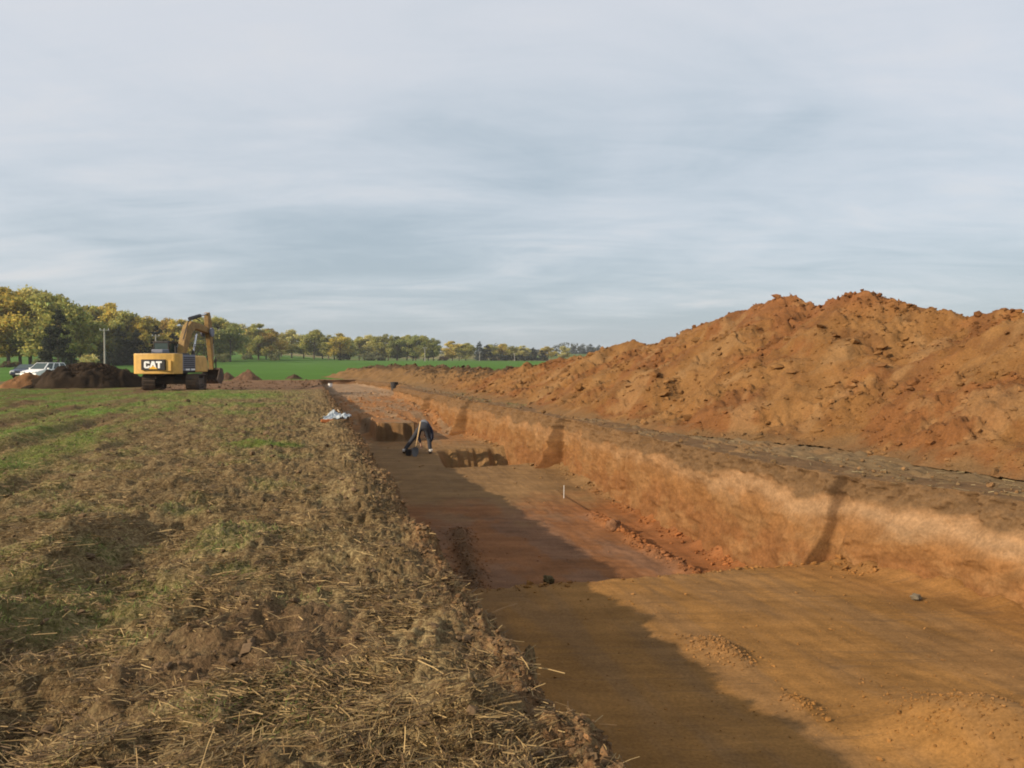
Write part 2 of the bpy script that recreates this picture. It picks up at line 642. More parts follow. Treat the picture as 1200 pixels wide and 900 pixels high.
def floor_z(u, v, detail=True):
    u, v = np.asarray(u, float), np.asarray(v, float)
    wob = 0.13 * perlin(v * 0.9, 4.4) + 0.08 * perlin(v * 3.0, 1.4) + 0.03 * perlin(v * 9.0, 2.4)
    z2 = np.interp(u, [9.5, 12, 16, 21.8, 27, 31], [-1.74, -1.74, -1.62, -1.43, -1.42, -1.42])
    s1 = ss(9.50, 9.62, u + wob * 0.8)
    z = -1.15 * (1 - s1) + z2 * s1
    # far, higher floor behind the dark step
    zf = np.interp(u, [30, 33, 37, 41, 46, 52, 60, 73, 76], [-0.72, -0.78, -0.86, -0.80, -0.74, -0.62, -0.55, -0.36, -0.3])
    left = ss(3.4, 3.15, v + 0.3 * wob) * ss(1.45, 1.75, v + 0.3 * wob)
    ustep = 30.6 * left + 34.5 * (1 - left)
    wst = 0.25 * left + 5.0 * (1 - left)
    s3 = ss(0, 1, (u + wob * 3 - ustep) / wst + 0.0 * left)
    z = z * (1 - s3) + zf * s3
    # dug pit against the right side
    pit = ss(22.55, 22.75, u + wob) * (1 - ss(26.3, 27.2, u + wob * 2)) * ss(3.0, 3.35, v - 0.10 * (u - 22.6) + wob)
    z = z - 1.0 * pit
    z = z + 0.34 * np.exp(-((u - 23.8) / 0.9) ** 2 - ((v - 5.55) / 0.55) ** 2)
    # low slot along the right side of the second floor
    slot = ss(9.7, 10.1, u) * (1 - ss(17.5, 19, u)) * ss(4.95, 5.2, v + wob)
    z = z - 0.08 * slot
    rid = ss(9.6, 10.2, u) * (1 - ss(15.2, 16.5, u)) * bumpf(v, 5.0 + 0.9 * wob, 0.10)
    z = z + 0.09 * rid * (1 + 0.8 * perlin(u * 3, 3.3))
    # dark ridge of crumbs on the left of the second floor
    lr = ss(9.7, 10.5, u) * (1 - ss(14.5, 15.5, u)) * bumpf(v, 1.25 + 0.12 * (u - 9.6) + wob, 0.16)
    z = z + 0.13 * lr * (1 + 1.0 * perlin(u * 2.2, 7.3))
    z = z + 0.10 * bumpf(u, 9.9, 0.25) * bumpf(v, 1.6, 0.5)
    # shallow terraces in the far floor
    z = z - 0.16 * bumpf(u, 37.0 + 3 * wob, 0.8) * (1 - ss(2.6, 3.3, v)) - 0.18 * bumpf(u, 43.5 + 3 * wob, 0.9) * (1 - ss(2.2, 3.4, v))
    z = z + 0.10 * bumpf(u, 34.3, 0.35) * bumpf(v, 3.6, 0.6) + 0.14 * bumpf(u, 33.0, 0.5) * bumpf(v, 1.6, 0.4)
    z = z - 0.10 * bumpf(u, 49.5 + 3 * wob, 1.1) * (1 - ss(1.5, 2.5, v))
    # little heaps left on the near floor
    for px_, d_, r, h in ((836, 7.45, 0.20, 0.075), (862, 7.25, 0.15, 0.055), (945, 6.2, 0.12, 0.05), (1140, 5.6, 0.40, 0.20), (1235, 5.3, 0.45, 0.24)):
        hu, hv = uv_of(at(px_, d_), d_)
        z = z + h * np.exp(-(((u - hu) / (r * 1.5)) ** 2 + ((v - hv) / r) ** 2))
    if detail:
        x, y = xy_of(u, v)
        z = z + 0.018 * fbm(u * 0.8, v * 0.8, 0, 4) + 0.010 * fbm(u * 1.2, v * 6, 0, 3) * ss(2, 6, u)
        gr = np.sin((v * 0.94 + u * 0.33 + 0.25 * perlin(u * 0.4, v * 0.4)) * 28.0) * ss(-0.05, 0.25, perlin(u * 0.5 + 3, v * 0.35))
        z = z + 0.0025 * gr * ss(3.5, 5, u) * (1 - ss(14, 20, u))
        rough = 0.25 + 0.75 * s1 * (0.6 + 0.8 * perlin(u * 0.6, v * 0.6))
        z = z + 0.016 * rough * fbm(x * 5, y * 5, 0, 3, 0.6)
        # rubble fallen at the foot of the cut
        ft = np.clip(1 - (wall_v(u) - v) / 0.45, 0, 1)
        z = z + ft ** 2 * (0.10 + 0.16 * fbm(u * 2.2, 6.1, 0, 3))
        z = z + bumpf(u, 10.2, 0.45) * ss(0.9, 0.1, wall_v(u) - v) * (0.30 + 0.2 * fbm(x * 4, y * 4, 0, 3))
    return z


def floor_cols(u, v):
    A = lambda *c: np.array(c)
    x, y = xy_of(u, v)
    n = fbm(u * 0.5, v * 0.7, 0, 4, 0.6)
    n2 = fbm(u * 0.25 + 4, v * 1.6 + 2, 0, 4, 0.6)
    c = lerp(A(0.250, 0.140, 0.056), A(0.225, 0.134, 0.066), ss(-0.25, 0.3, n2))
    c = lerp(c, A(0.255, 0.135, 0.055), 0.7 * ss(1.7, 0.2, wall_v(u) - v + 0.8 * n))
    s2 = ss(9.45, 10.1, u + 0.10 * perlin(v, 4.4) + 0.35 * fbm(u * 2.5, v * 2.5, 0, 3, 0.65))
    c2 = lerp(A(0.215, 0.105, 0.055), A(0.195, 0.112, 0.078), ss(-0.2, 0.35, n + 0.5 * n2))
    c2 = lerp(c2, A(0.245, 0.105, 0.045), ss(4.6, 5.2, v) * 0.8)
    c2 = lerp(c2, A(0.21, 0.135, 0.075), ss(15.5, 19, u + 2 * n))
    c = lerp(c, c2, s2)
    c3 = lerp(A(0.27, 0.145, 0.075), A(0.24, 0.165, 0.115), ss(-0.15, 0.3, n2 + 0.4 * n))
    c = lerp(c, c3, ss(27, 33, u))
    c = lerp(c, A(0.29, 0.215, 0.165), ss(50, 56, u + 3 * n) * 0.8)
    dk = ss(9.8, 10.5, u) * (1 - ss(14.5, 15.5, u)) * bumpf(v, 1.25 + 0.12 * (u - 9.6), 0.22)
    c = lerp(c, A(0.11, 0.074, 0.05), dk * 0.8)
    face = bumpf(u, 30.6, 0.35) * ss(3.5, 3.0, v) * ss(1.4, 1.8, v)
    c = lerp(c, A(0.10, 0.066, 0.040), face * 0.8)  # shade on the front of the step, put into the soil colour
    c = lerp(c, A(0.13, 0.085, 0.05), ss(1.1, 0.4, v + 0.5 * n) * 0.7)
    return c * A(0.86, 0.78, 0.60)


uu = graded(1.0, 76, 0.0050, 0.022)
uu = np.unique(np.round(np.concatenate([uu, np.arange(9.3, 9.8, 0.02), np.arange(22.3, 23.0, 0.03), np.arange(30.2, 31.2, 0.03)]), 4))
vv = np.arange(0.2, 7.6, 0.035)
U, V = np.meshgrid(uu, vv, indexing='ij')
keep = V < wall_v(U) + 0.25
X, Y = xy_of(U, V)
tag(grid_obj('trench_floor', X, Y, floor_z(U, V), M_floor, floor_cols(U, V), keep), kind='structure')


def right_top(u):
    """set-back of the top edge from the foot of the cut"""
    return 0.12 + 0.34 * (1 - ss(8.5, 12.0, u)) + 0.10 * ss(20, 30, u) + 0.10 * perlin(u * 0.9, 11.0)


def wall_point(u, s):
    """s: 0 at the foot (below the floor) to 1 at the top edge, 1..1.5 back over the turf"""
    fz = floor_z(u, wall_v(u) - 0.5, False) - 0.35
    zt = 0.0
    zz = fz + (zt - fz) * np.clip(s, 0, 1)
    setb = right_top(u)
    nr = 1 - ss(9.5, 13, u)
    prof = 0.06 * np.clip(s, 0, 1) + setb * (nr * ss(0.45, 1.08, s) + (1 - nr) * ss(0.80, 1.03, s))
    v = wall_v(u) + prof
    foot = ss(0.35, 0.0, s)
    v = v - 0.10 * foot
    for ju, off, run in JOGS:     # slumped foot at the start of each prouder length
        t = np.clip((u - ju) / run, 0, 1)
        v = v - np.where(u > ju, off * (1 - t) ** 1.5, 0) * ((1.05 * np.clip(1 - s / 0.60, 0, 1) + 0.20 * ss(1.05, 0.95, s)) if ju < 12 else (np.clip(1.05 - s, 0, 1) ** 1.15 * 1.1 + 0.14 * ss(1.04, 0.95, s))) * (1 + 0.35 * fbm(u * 4, s * 5, 3.0, 3))
    # gouges and bucket marks
    v = v + 0.07 * fbm(u * 0.8, zz * 0.9, 3.1, 3) + 0.010 * fbm(u * 5, zz * 1.2, 1.0, 3) + 0.026 * fbm(u * 6, zz * 7, 2.0, 5, 0.65) - 0.035 * ss(0.2, 0.5, fbm(u * 2.2, zz * 3.5, 7.0, 3))
    rough = ss(-0.45, -0.12, zz)
    v = v + rough * 0.10 * fbm(u * 4.5, zz * 5, 4.0, 4, 0.6, billow=True)
    for cu, w, d in ((9.0, 0.05, 0.09), (16.9, 0.06, 0.22), (17.5, 0.05, 0.12), (18.1, 0.06, 0.14), (14.2, 0.05, 0.05), (23.9, 0.10, 0.10), (19.6, 0.06, 0.06), (28.5, 0.1, 0.08), (7.9, 0.06, 0.06)):
        v = v + d * bumpf(u + 0.10 * perlin(zz * 3, cu), cu, w) * ss(-1.7, -0.9, zz) * (0.6 + perlin(zz * 2.0, cu + 5))
    tooth = np.abs(np.sin(u * 21.0 + 1.5 * perlin(u * 0.8, 3.0) + 0.8 * zz)) * ss(0.0, 0.3, perlin(u * 0.45, zz * 0.7 + 2.0))
    v = v + 0.014 * tooth * ss(-1.75, -1.4, zz) * ss(-0.25, -0.45, zz)
    back = np.clip(s - 1, 0, None)
    v = v + back * 1.6
    zz = zz + 0.02 * fbm(u * 4, s * 6, 0, 3) * ss(0.9, 1.0, s)
    return v, zz


def wall_cols(u, v, z):
    A = lambda *c: np.array(c)
    n = fbm(u * 0.9, z * 1.8, 5.0, 4, 0.6)
    nb = fbm(u * 0.35, 2.0, 9.0, 3)
    zz = z + 0.16 * n + 0.10 * nb
    near = 1 - ss(8, 19, u)
    c = lerp(A(0.205, 0.105, 0.043), A(0.180, 0.086, 0.036), ss(-0.75, -1.25, zz))
    c = lerp(c, A(0.225, 0.127, 0.058), 0.6 * ss(-0.1, 0.35, n))
    pale = bumpf(zz, -0.46, 0.17) * (0.35 + 0.55 * near)
    c = lerp(c, A(0.285, 0.185, 0.108), np.clip(pale, 0, 1))
    top = ss(-0.38, -0.27, zz)
    c = lerp(c, A(0.130, 0.083, 0.046), top * (0.92 - 0.15 * ss(12, 20, u)))
    return c * A(0.90, 0.86, 0.78)


uw = graded(1.0, 73.6, 0.0034, 0.018)
uw = np.unique(np.round(np.concatenate([uw] + [np.linspace(a - 0.06, a + 0.12, 12) for a in (9.76, 21.69, 32.3, 40.0, 52.5)]), 4))
sw = np.concatenate([np.linspace(0, 1, 88), 1 + np.linspace(0.02, 0.5, 14)])
U, S = np.meshgrid(uw, sw, indexing='ij')
V, Z = wall_point(U, S)
X, Y = xy_of(U, V)
Z = Z + far_z(X, Y)
tag(grid_obj('trench_side', X, Y, Z, M_wall, wall_cols(U, V, Z)), kind='structure')
# far end of the trench
U, S = np.meshgrid(np.linspace(-0.5, 5.2, 90), np.linspace(0, 1, 12), indexing='ij')
Ue = 73.6 + 0.25 * S + 0.3 * perlin(U * 0.7, 2.0)
X, Y = xy_of(Ue, U)
Z = -0.8 + 0.82 * S
tag(grid_obj('trench_end', X, Y, Z, M_wall, np.broadcast_to(np.array((0.22, 0.12, 0.06)), X.shape + (3,))), kind='structure')

# level ground beyond the far end
U, V = np.meshgrid(np.linspace(73.7, 79.9, 40), np.linspace(0.4, 9, 60), indexing='ij')
X, Y = xy_of(U, V)
Z = far_z(X, Y) + 0.05 * fbm(X * 1.2, Y * 1.2, 0, 4)
tag(grid_obj('bare_ground', X, Y, Z, M_floor, lerp(np.array((0.17, 0.105, 0.058)), np.array((0.062, 0.135, 0.020)), ss(76.5, 78, U + 0.5 * perlin(V, 1.0)))), kind='structure')

# ground between the cut and the heap


def strip_z(x, y):
    u, v = uv_of(x, y)
    z = far_z(x, y) + 0.05 * fbm(x * 0.7, y * 0.7, 0, 3) + 0.07 * fbm(x * 2.5, y * 2.5, 0, 5, 0.65)
    return z - 0.02


us = graded(-8, 80, 0.010, 0.05)
tt = np.concatenate([np.linspace(0, 3.5, 120), graded(3.6, 88, 0.12, 0.3)])
U, T_ = np.meshgrid(us, tt, indexing='ij')
V = wall_v(U) + right_top(U) + 0.12 + T_
X, Y = xy_of(U, V)
Z = strip_z(X, Y) - 0.35 * ss(0.12, 0.0, T_) * (1 - ss(73.6, 75, U))
n = fbm(X * 0.8, Y * 0.8, 0, 3)
cs = lerp(np.array((0.150, 0.100, 0.052)), np.array((0.185, 0.108, 0.048)), ss(-0.1, 0.3, n))
cs = lerp(cs, np.array((0.128, 0.086, 0.044)), (1 - ss(10, 14, U)) * 0.8)
cs = lerp(cs, np.array((0.10, 0.10, 0.035)), ss(25, 32, U) * (1 - ss(36, 45, U)) * ss(0.0, 0.25, n))
cs = lerp(cs, np.array((0.062, 0.135, 0.020)), ss(74, 78, U))
tag(grid_obj('turf_strip', X, Y, Z, M_clod, cs), kind='structure')

# ------------------------------------------------------------------ spoil heap
# ridge seen at (column, distance, height)
RK = [(1420, 12.6, 2.9), (1300, 14.2, 2.95), (1200, 15.9, 2.70), (1180, 16.3, 2.80), (1130, 17.3, 2.58), (1070, 18.8, 2.86), (1050, 19.3, 3.12), (1020, 20.2, 3.45),
      (980, 21.5, 3.30), (940, 23.0, 3.42), (920, 23.8, 3.58), (880, 25.7, 3.42), (830, 28.4, 2.97), (800, 30.4, 2.64), (760, 32.3, 2.50), (730, 33.6, 2.32),
      (700, 35.3, 2.08), (670, 37.2, 1.90), (645, 38.8, 1.68), (630, 39.9, 1.32), (600, 43.0, 1.32), (570, 47.5, 1.18), (540, 53.8, 1.22), (510, 63.0, 1.35),
      (480, 70.0, 1.42), (450, 77.0, 1.36), (420, 82.0, 1.08), (395, 86.0, 0.45), (380, 88.0, 0.02)]
RP = np.array([[at(p, d), d, h] for p, d, h in RK])
CONES = [(at(618, 40.5), 40.5, 1.80, 0.85), (at(505, 58), 58, 1.15, 0.5), (at(555, 49), 49, 1.05, 0.5), (at(470, 68), 68, 1.2, 0.5), (at(430, 78), 78, 1.3, 0.5),
         (at(925, 22.8), 22.8, 3.3, 0.62), (at(1022, 19.7), 19.7, 3.3, 0.7)]
_r = random.Random(5)
for _i in range(1, 18):
    _a, _b = RP[_i], RP[_i + 1]
    for _k in range(2 if _i > 11 else 1):
        _t, _o = _r.random(), _r.uniform(0.9, 3.0)
        _h = _a[2] + (_b[2] - _a[2]) * _t
        _o = min(_o, _h * 0.95)
        CONES.append((_a[0] + (_b[0] - _a[0]) * _t - _o * PX, _a[1] + (_b[1] - _a[1]) * _t - _o * PY, _h - 0.63 * _o + _r.uniform(0.12, 0.34), _r.uniform(0.60, 0.74)))


def heap_h(x, y):
    best = np.full(np.shape(x), -9.0)
    wx = x + 0.35 * fbm(x * 0.45, y * 0.45, 0, 3)
    wy = y + 0.35 * fbm(x * 0.45 + 9, y * 0.45 + 4, 0, 3)
    for i in range(len(RP) - 1):
        a, b = RP[i], RP[i + 1]
        dx, dy = b[0] - a[0], b[1] - a[1]
        t = np.clip(((wx - a[0]) * dx + (wy - a[1]) * dy) / (dx * dx + dy * dy), 0, 1)
        d = np.hypot(wx - a[0] - t * dx, wy - a[1] - t * dy)
        h = a[2] + (b[2] - a[2]) * t
        best = np.maximum(best, h - (0.63 - 0.21 * ss(15, 34, wy)) * d)
    for cx, cy, h, sl in CONES:
        best = np.maximum(best, h - sl * np.hypot(wx - cx, wy - cy))
    best = best + 0.08 * np.log1p(np.exp(np.clip(-best / 0.12, -30, 30)))  # concave toe
    amp = ss(0.0, 0.5, best)
    best = best + amp * (0.26 * fbm(x * 0.55, y * 0.55, 0, 3) + 0.16 * fbm(x * 1.1 + 3, y * 1.1, 0, 3, 0.5)
                         + 0.065 * (0.4 + 1.2 * ss(-0.2, 0.35, fbm(x * 0.5 + 8, y * 0.5, 0, 2))) * fbm(x * 5.0, y * 5.0, 0, 4, 0.66)
                         - 0.10 * ss(0.10, 0.0, np.abs(fbm(x * 1.1 + 2, y * 1.1 + 5, 0, 3))) * ss(0.1, 0.3, perlin(x * 0.7, y * 0.7 + 9))) - 0.02
    return best


def heap_z(x, y):
    return far_z(x, y) + heap_h(x, y)


def heap_cols(x, y, h):
    A = lambda *c: np.array(c)
    n = fbm(x * 0.35, y * 0.35, 0, 4, 0.6)
    n2 = fbm(x * 1.3 + 4, y * 1.3, 0, 4, 0.6)
    c = lerp(A(0.205, 0.108, 0.043), A(0.185, 0.086, 0.036), ss(-0.05, 0.35, n + 0.4 * n2))
    c = lerp(c, A(0.225, 0.128, 0.056), 0.7 * ss(0.0, 0.4, n2 - n))
    c = lerp(c, A(0.22, 0.095, 0.045), 0.6 * ss(2.5, 3.3, h) * ss(15, 22, y))
    c = lerp(c, A(0.135, 0.066, 0.030), 0.55 * ss(0.12, 0.5, fbm(x * 0.8 + 2, y * 0.8 + 9, 0, 4, 0.65)))
    c = lerp(c, A(0.26, 0.160, 0.080), 0.6 * ss(0.15, 0.5, fbm(x * 0.7 + 12, y * 0.7 + 3, 0, 4, 0.6)))
    c = lerp(c, A(0.165, 0.105, 0.055), 0.75 * ss(0.22, 0.02, h + 0.2 * n2))
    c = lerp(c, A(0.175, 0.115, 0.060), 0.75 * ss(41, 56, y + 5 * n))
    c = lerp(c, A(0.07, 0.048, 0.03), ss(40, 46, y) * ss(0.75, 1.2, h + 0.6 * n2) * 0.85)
    return c * A(0.88, 0.82, 0.70)


uh = graded(3.0, 95, 0.0036, 0.04)
vh = np.concatenate([np.arange(-8, 7, 0.25), np.arange(7, 15.5, 0.038), np.arange(15.6, 25, 0.2)])
U, V = np.meshgrid(uh, vh, indexing='ij')
X, Y = xy_of(U, V)
Hh = heap_h(X, Y)
keep = (Hh > 0.0) & (V > np.where(U < 73, wall_v(U) + right_top(U) + 0.25, -20))
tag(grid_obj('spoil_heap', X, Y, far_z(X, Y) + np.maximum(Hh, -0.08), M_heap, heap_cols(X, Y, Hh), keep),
    'long crumbly orange-brown spoil heap ridge along the right side of the trench', 'spoil heap')

# ------------------------------------------------------------------ clods and crumbs


def ico(sub):
    bm = bmesh.new()
    bmesh.ops.create_icosphere(bm, subdivisions=sub, radius=1.0)
    v = np.array([q.co[:] for q in bm.verts])
    f = np.array([[w.index for w in p.verts] for p in bm.faces])
    bm.free()
    return v, f


ICO = {1: ico(1), 2: ico(2)}


def lumps(name, pos, size, col, sub=1, mat=None, flat=0.7, smooth=False, parent=None):
    n = len(pos)
    bv, bf = ICO[sub]
    k = len(bv)
    # random rotations from quaternions
    q = rng.normal(size=(n, 4))
    q /= np.linalg.norm(q, axis=1)[:, None]
    w, x, y, z = q.T
    Rm = np.stack([1 - 2 * (y * y + z * z), 2 * (x * y - z * w), 2 * (x * z + y * w), 2 * (x * y + z * w), 1 - 2 * (x * x + z * z), 2 * (y * z - x * w),
                   2 * (x * z - y * w), 2 * (y * z + x * w), 1 - 2 * (x * x + y * y)], -1).reshape(n, 3, 3)
    sc = rng.uniform(0.5, 1.3, (n, 1, 3))
    jit = rng.uniform(0.58, 1.30, (n, k, 1))
    P = bv[None] * sc * jit
    P = np.einsum('nij,nkj->nki', Rm, P) * size[:, None, None]
    P[:, :, 2] *= flat
    P += pos[:, None, :]
    F = bf[None] + (np.arange(n) * k)[:, None, None]
    c = np.repeat(np.asarray(col)[:, None, :], k, 1).reshape(-1, 3)
    me = new_mesh(name, P.reshape(-1, 3), F.ravel(), 3, c, smooth, mat or M_clod)
    return link_mesh(name, me, parent)


def powsize(n, a, b, p=2.2):
    r = rng.random(n)
    return (a ** (1 - p) + r * (b ** (1 - p) - a ** (1 - p))) ** (1 / (1 - p))


# clods on the heap
n = 26000
d = np.exp(rng.uniform(np.log(9.0), np.log(75), n))
vq = rng.uniform(7, 16, n)
u = d
x, y = xy_of(u, vq)
h = heap_h(x, y)
k = (h > 0.02) & (rng.random(n) < 0.25 + 0.75 * ss(0.0, 0.35, fbm(x * 0.6, y * 0.6, 0, 3) + 0.15))
x, y, h, u = x[k], y[k], h[k], u[k]
sz = powsize(len(x), 0.014, 0.15, 2.9) * (0.55 + 0.020 * np.clip(y, 0, 60))
hc = heap_cols(x, y, h) * rng.uniform(0.85, 1.12, (len(x), 1))
pos = np.stack([x, y, far_z(x, y) + h + sz * 0.15], -1)
big = sz > 0.06
tag(lumps('heap_clods', pos[big], sz[big], hc[big], 1, smooth=False), kind='stuff')
tag(lumps('heap_crumbs', pos[~big], sz[~big], hc[~big], 1), kind='stuff')

n = 420
i = rng.integers(1, 14, n)
t = rng.random(n)
x = RP[i, 0] + (RP[i + 1, 0] - RP[i, 0]) * t + rng.normal(0, 0.35, n)
y = RP[i, 1] + (RP[i + 1, 1] - RP[i, 1]) * t + rng.normal(0, 0.35, n)
h = heap_h(x, y)
sz = powsize(n, 0.025, 0.10, 2.5)
tag(lumps('crest_clods', np.stack([x, y, far_z(x, y) + h + sz * 0.3], -1), sz, heap_cols(x, y, h) * rng.uniform(0.6, 1.0, (n, 1)), 1), kind='stuff')

n = 700
d = np.exp(rng.uniform(np.log(9.0), np.log(40), n))
x, y = xy_of(d, rng.uniform(7.3, 15, n))
h = heap_h(x, y)
k = (h > 0.06) & (perlin(x * 0.45, y * 0.45) > -0.05) & (h < 2.5)
x, y, h = x[k], y[k], h[k]
sz = powsize(len(x), 0.05, 0.20, 2.3) * (0.6 + 0.02 * y)
tag(lumps('heap_blocks', np.stack([x, y, far_z(x, y) + h + sz * 0.05], -1), sz, heap_cols(x, y, h) * rng.uniform(0.9, 1.08, (len(x), 1)), 1, flat=0.6), kind='stuff')

# crumbs along the left lip
n = 7500
u = np.exp(rng.uniform(np.log(2.4), np.log(48), n))
vq = edge_v(u) + rng.normal(-0.02, 0.13, n)
x, y = xy_of(u, vq)
sz = powsize(n, 0.006, 0.034, 2.4) * (0.7 + 0.055 * np.clip(u, 0, 30))
zc = field_z(x, y)
cl = lerp(np.array((0.12, 0.078, 0.042)), np.array((0.21, 0.115, 0.052)), rng.random(n) ** 2 * ss(-0.1, 0.2, vq)) * rng.uniform(0.8, 1.2, (n, 1))
tag(lumps('lip_crumbs', np.stack([x, y, zc + sz * 0.2], -1), sz, cl, 1), kind='stuff')

# crumbs over the field
n = 9000
u = np.exp(rng.uniform(np.log(2.4), np.log(35), n))
vq = -rng.random(n) * (2.5 + 0.4 * u)
x, y = xy_of(u, vq)
zz_ = field_zones(x, y)
k = rng.random(n) < 0.35 + 0.65 * zz_[6]
x, y, u = x[k], y[k], u[k]
sz = powsize(len(x), 0.007, 0.05, 2.6) * (0.7 + 0.05 * u)
tag(lumps('field_crumbs', np.stack([x, y, field_z(x, y) + sz * 0.2], -1), sz,
          np.array((0.12, 0.08, 0.046)) * rng.uniform(0.75, 1.3, (len(x), 1)), 1), kind='stuff')

# crumbs on the trench floor: scattered, at the foot, on the ridges
ul, vl, sl = [], [], []


def add_uv(u, v, s):
    ul.append(u), vl.append(v), sl.append(s)


n = 1300
u = np.exp(rng.uniform(np.log(3), np.log(60), n))
add_uv(u, rng.uniform(0.5, 6, n), powsize(n, 0.005, 0.025, 2.6) * (0.7 + 0.05 * u))
n = 3200
u = np.exp(rng.uniform(np.log(8.8), np.log(45), n))
kf = rng.random(n) < np.clip(0.25 + 1.6 * perlin(u * 1.1, 3.0), 0.04, 1)
u = u[kf]
add_uv(u, wall_v(u) - 0.05 - np.abs(rng.normal(0, 0.16, len(u))), powsize(len(u), 0.010, 0.07, 2.4) * (0.8 + 0.02 * u))
n = 900
u = rng.normal(10.15, 0.32, n)
add_uv(u, wall_v(u) - np.abs(rng.normal(0.1, 0.45, n)), powsize(n, 0.012, 0.085, 2.2))
n = 1500
u = rng.uniform(9.6, 16, n) ** 1.0
add_uv(u, 5.0 + rng.normal(0, 0.10 + 0.12 * ss(12, 9.6, u), n), powsize(n, 0.010, 0.075, 2.4))
n = 700
u = rng.normal(9.62, 0.06, n)
add_uv(u, 3.4 + 2.6 * rng.random(n) ** 0.7, powsize(n, 0.010, 0.06, 2.2))
n = 1100
u = rng.uniform(9.6, 15.3, n)
add_uv(u, 1.25 + 0.12 * (u - 9.6) + rng.normal(0, 0.18, n), powsize(n, 0.008, 0.045, 2.6))
n = 700
u = rng.normal(9.60, 0.07, n)
add_uv(u, rng.uniform(0.8, 6.0, n), powsize(n, 0.006, 0.03, 2.6))
n = 2600
u = np.exp(rng.uniform(np.log(3), np.log(12), n))
add_uv(u, rng.uniform(0.4, 6.4, n), powsize(n, 0.003, 0.012, 2.6))
n = 700
u = rng.normal(9.8, 0.2, n)
add_uv(u, rng.normal(1.7, 0.45, n), powsize(n, 0.010, 0.06, 2.4))
for px_, d_, r, q in ((836, 7.45, 0.22, 420), (862, 7.25, 0.16, 200), (945, 6.2, 0.13, 160), (1140, 5.6, 0.5, 500)):
    hu, hv = uv_of(at(px_, d_), d_)
    add_uv(rng.normal(hu, r * 0.9, q), rng.normal(hv, r * 0.6, q), powsize(q, 0.005, 0.026, 2.4))
n = 900
add_uv(rng.normal(24.3, 0.9, n), rng.normal(5.4, 0.5, n), powsize(n, 0.015, 0.11, 2.2))
n = 800
add_uv(rng.uniform(33, 60, n), rng.uniform(0.8, 5, n), powsize(n, 0.02, 0.11, 2.4))
u, vq, sz = np.concatenate(ul), np.concatenate(vl), np.concatenate(sl)
x, y = xy_of(u, vq)
fc = floor_cols(u, vq) * rng.uniform(0.8, 1.25, (len(u), 1)) * np.array((1.08, 1.04, 1.0))
tag(lumps('floor_crumbs', np.stack([x, y, floor_z(u, vq) + sz * 0.25], -1), sz, fc, 1), kind='stuff')

# crumbs on the turf strip and top edge of the cut
n = 3800
u = np.exp(rng.uniform(np.log(5), np.log(45), n))
t = np.abs(rng.normal(0.3, 0.7, n))
vq = wall_v(u) + right_top(u) + 0.05 + t
x, y = xy_of(u, vq)
sz = powsize(n, 0.008, 0.06, 2.8) * (0.7 + 0.025 * u)
tag(lumps('strip_crumbs', np.stack([x, y, strip_z(x, y) + sz * 0.3], -1), sz,
          lerp(np.array((0.14, 0.092, 0.045)), np.array((0.19, 0.105, 0.045)), rng.random(n)) * rng.uniform(0.8, 1.15, (n, 1)), 1), kind='stuff')

# ------------------------------------------------------------------ straw and grass


def ribbons(name, base, ang, length, width, tilt, bend, col, mat, seg=2):
    """thin bent ribbons lying on or standing in the ground"""
    n = len(base)
    dirh = np.stack([np.cos(ang), np.sin(ang), np.zeros(n)], -1)
    side = np.stack([-np.sin(ang), np.cos(ang), np.zeros(n)], -1)
    roll = rng.uniform(-1.1, 1.1, n)
    sidev = side * np.cos(roll)[:, None] + np.array((0, 0, 1.0)) * np.sin(roll)[:, None]
    pts = []
    for i in range(seg + 1):
        t = i / seg
        p = base + dirh * (length * t * np.cos(tilt))[:, None] + side * (bend * length * t * t)[:, None]
        p[:, 2] += length * np.sin(tilt) * t * (1 - 0.35 * t)
        w = width * (1.0 if mat is M_straw else (1 - 0.85 * t))
        pts.append(p - sidev * (w / 2)[:, None])
        pts.append(p + sidev * (w / 2)[:, None])
    P = np.stack(pts, 1)
    k = 2 * (seg + 1)
    q = np.array([[2 * i, 2 * i + 1, 2 * i + 3, 2 * i + 2] for i in range(seg)])
    F = q[None] + (np.arange(n) * k)[:, None, None]
    me = new_mesh(name, P.reshape(-1, 3), F.ravel(), 4, np.repeat(col, k, 0), False, mat)
    return tag(link_mesh(name, me), kind='stuff')


def field_points(n, d0, d1, vmax=None, p=1.0):
    d = np.exp(rng.uniform(np.log(d0), np.log(d1), n))
    px_ = rng.uniform(-60, 760, n)
    x = at(px_, d)
    u, v = uv_of(x, d)
    k = v < edge_v(u) + 0.22
    return x[k], d[k]


x, y = field_points(330000, 2.6, 30)
zones = field_zones(x, y)
u, v, g, straw = zones[:4]
clump = fbm(x * 1.7, y * 1.7, 0, 3, 0.6)
k = rng.random(len(x)) < np.clip(straw, 0, 1) * np.clip(0.42 + 1.9 * clump, 0.05, 1.0)
x, y, u, v = x[k], y[k], u[k], v[k]
n = len(x)
flow = 2.4 * fbm(x * 0.9, y * 0.9, 0, 2) + 0.4
ang = np.where(rng.random(n) < 0.6, flow + rng.normal(0, 0.5, n), rng.uniform(0, 2 * np.pi, n)) + np.pi * (rng.random(n) < 0.5)
length = np.clip(rng.lognormal(-2.95, 0.6, n), 0.015, 0.24)
width = rng.uniform(0.0022, 0.0052, n) * (0.75 + 0.075 * y)
tilt = np.clip(rng.normal(0.06, 0.16, n), -0.12, 0.9)
st = rng.random(n) < 0.05
tilt[st] = rng.uniform(0.4, 1.2, st.sum())
z = field_z(x, y) + 0.004 + rng.random(n) ** 2 * 0.025
tone = rng.random((n, 1))
col = (1 - tone) * np.array((0.19, 0.122, 0.052)) + tone * np.array((0.46, 0.345, 0.175))
old = rng.random(n) < 0.42
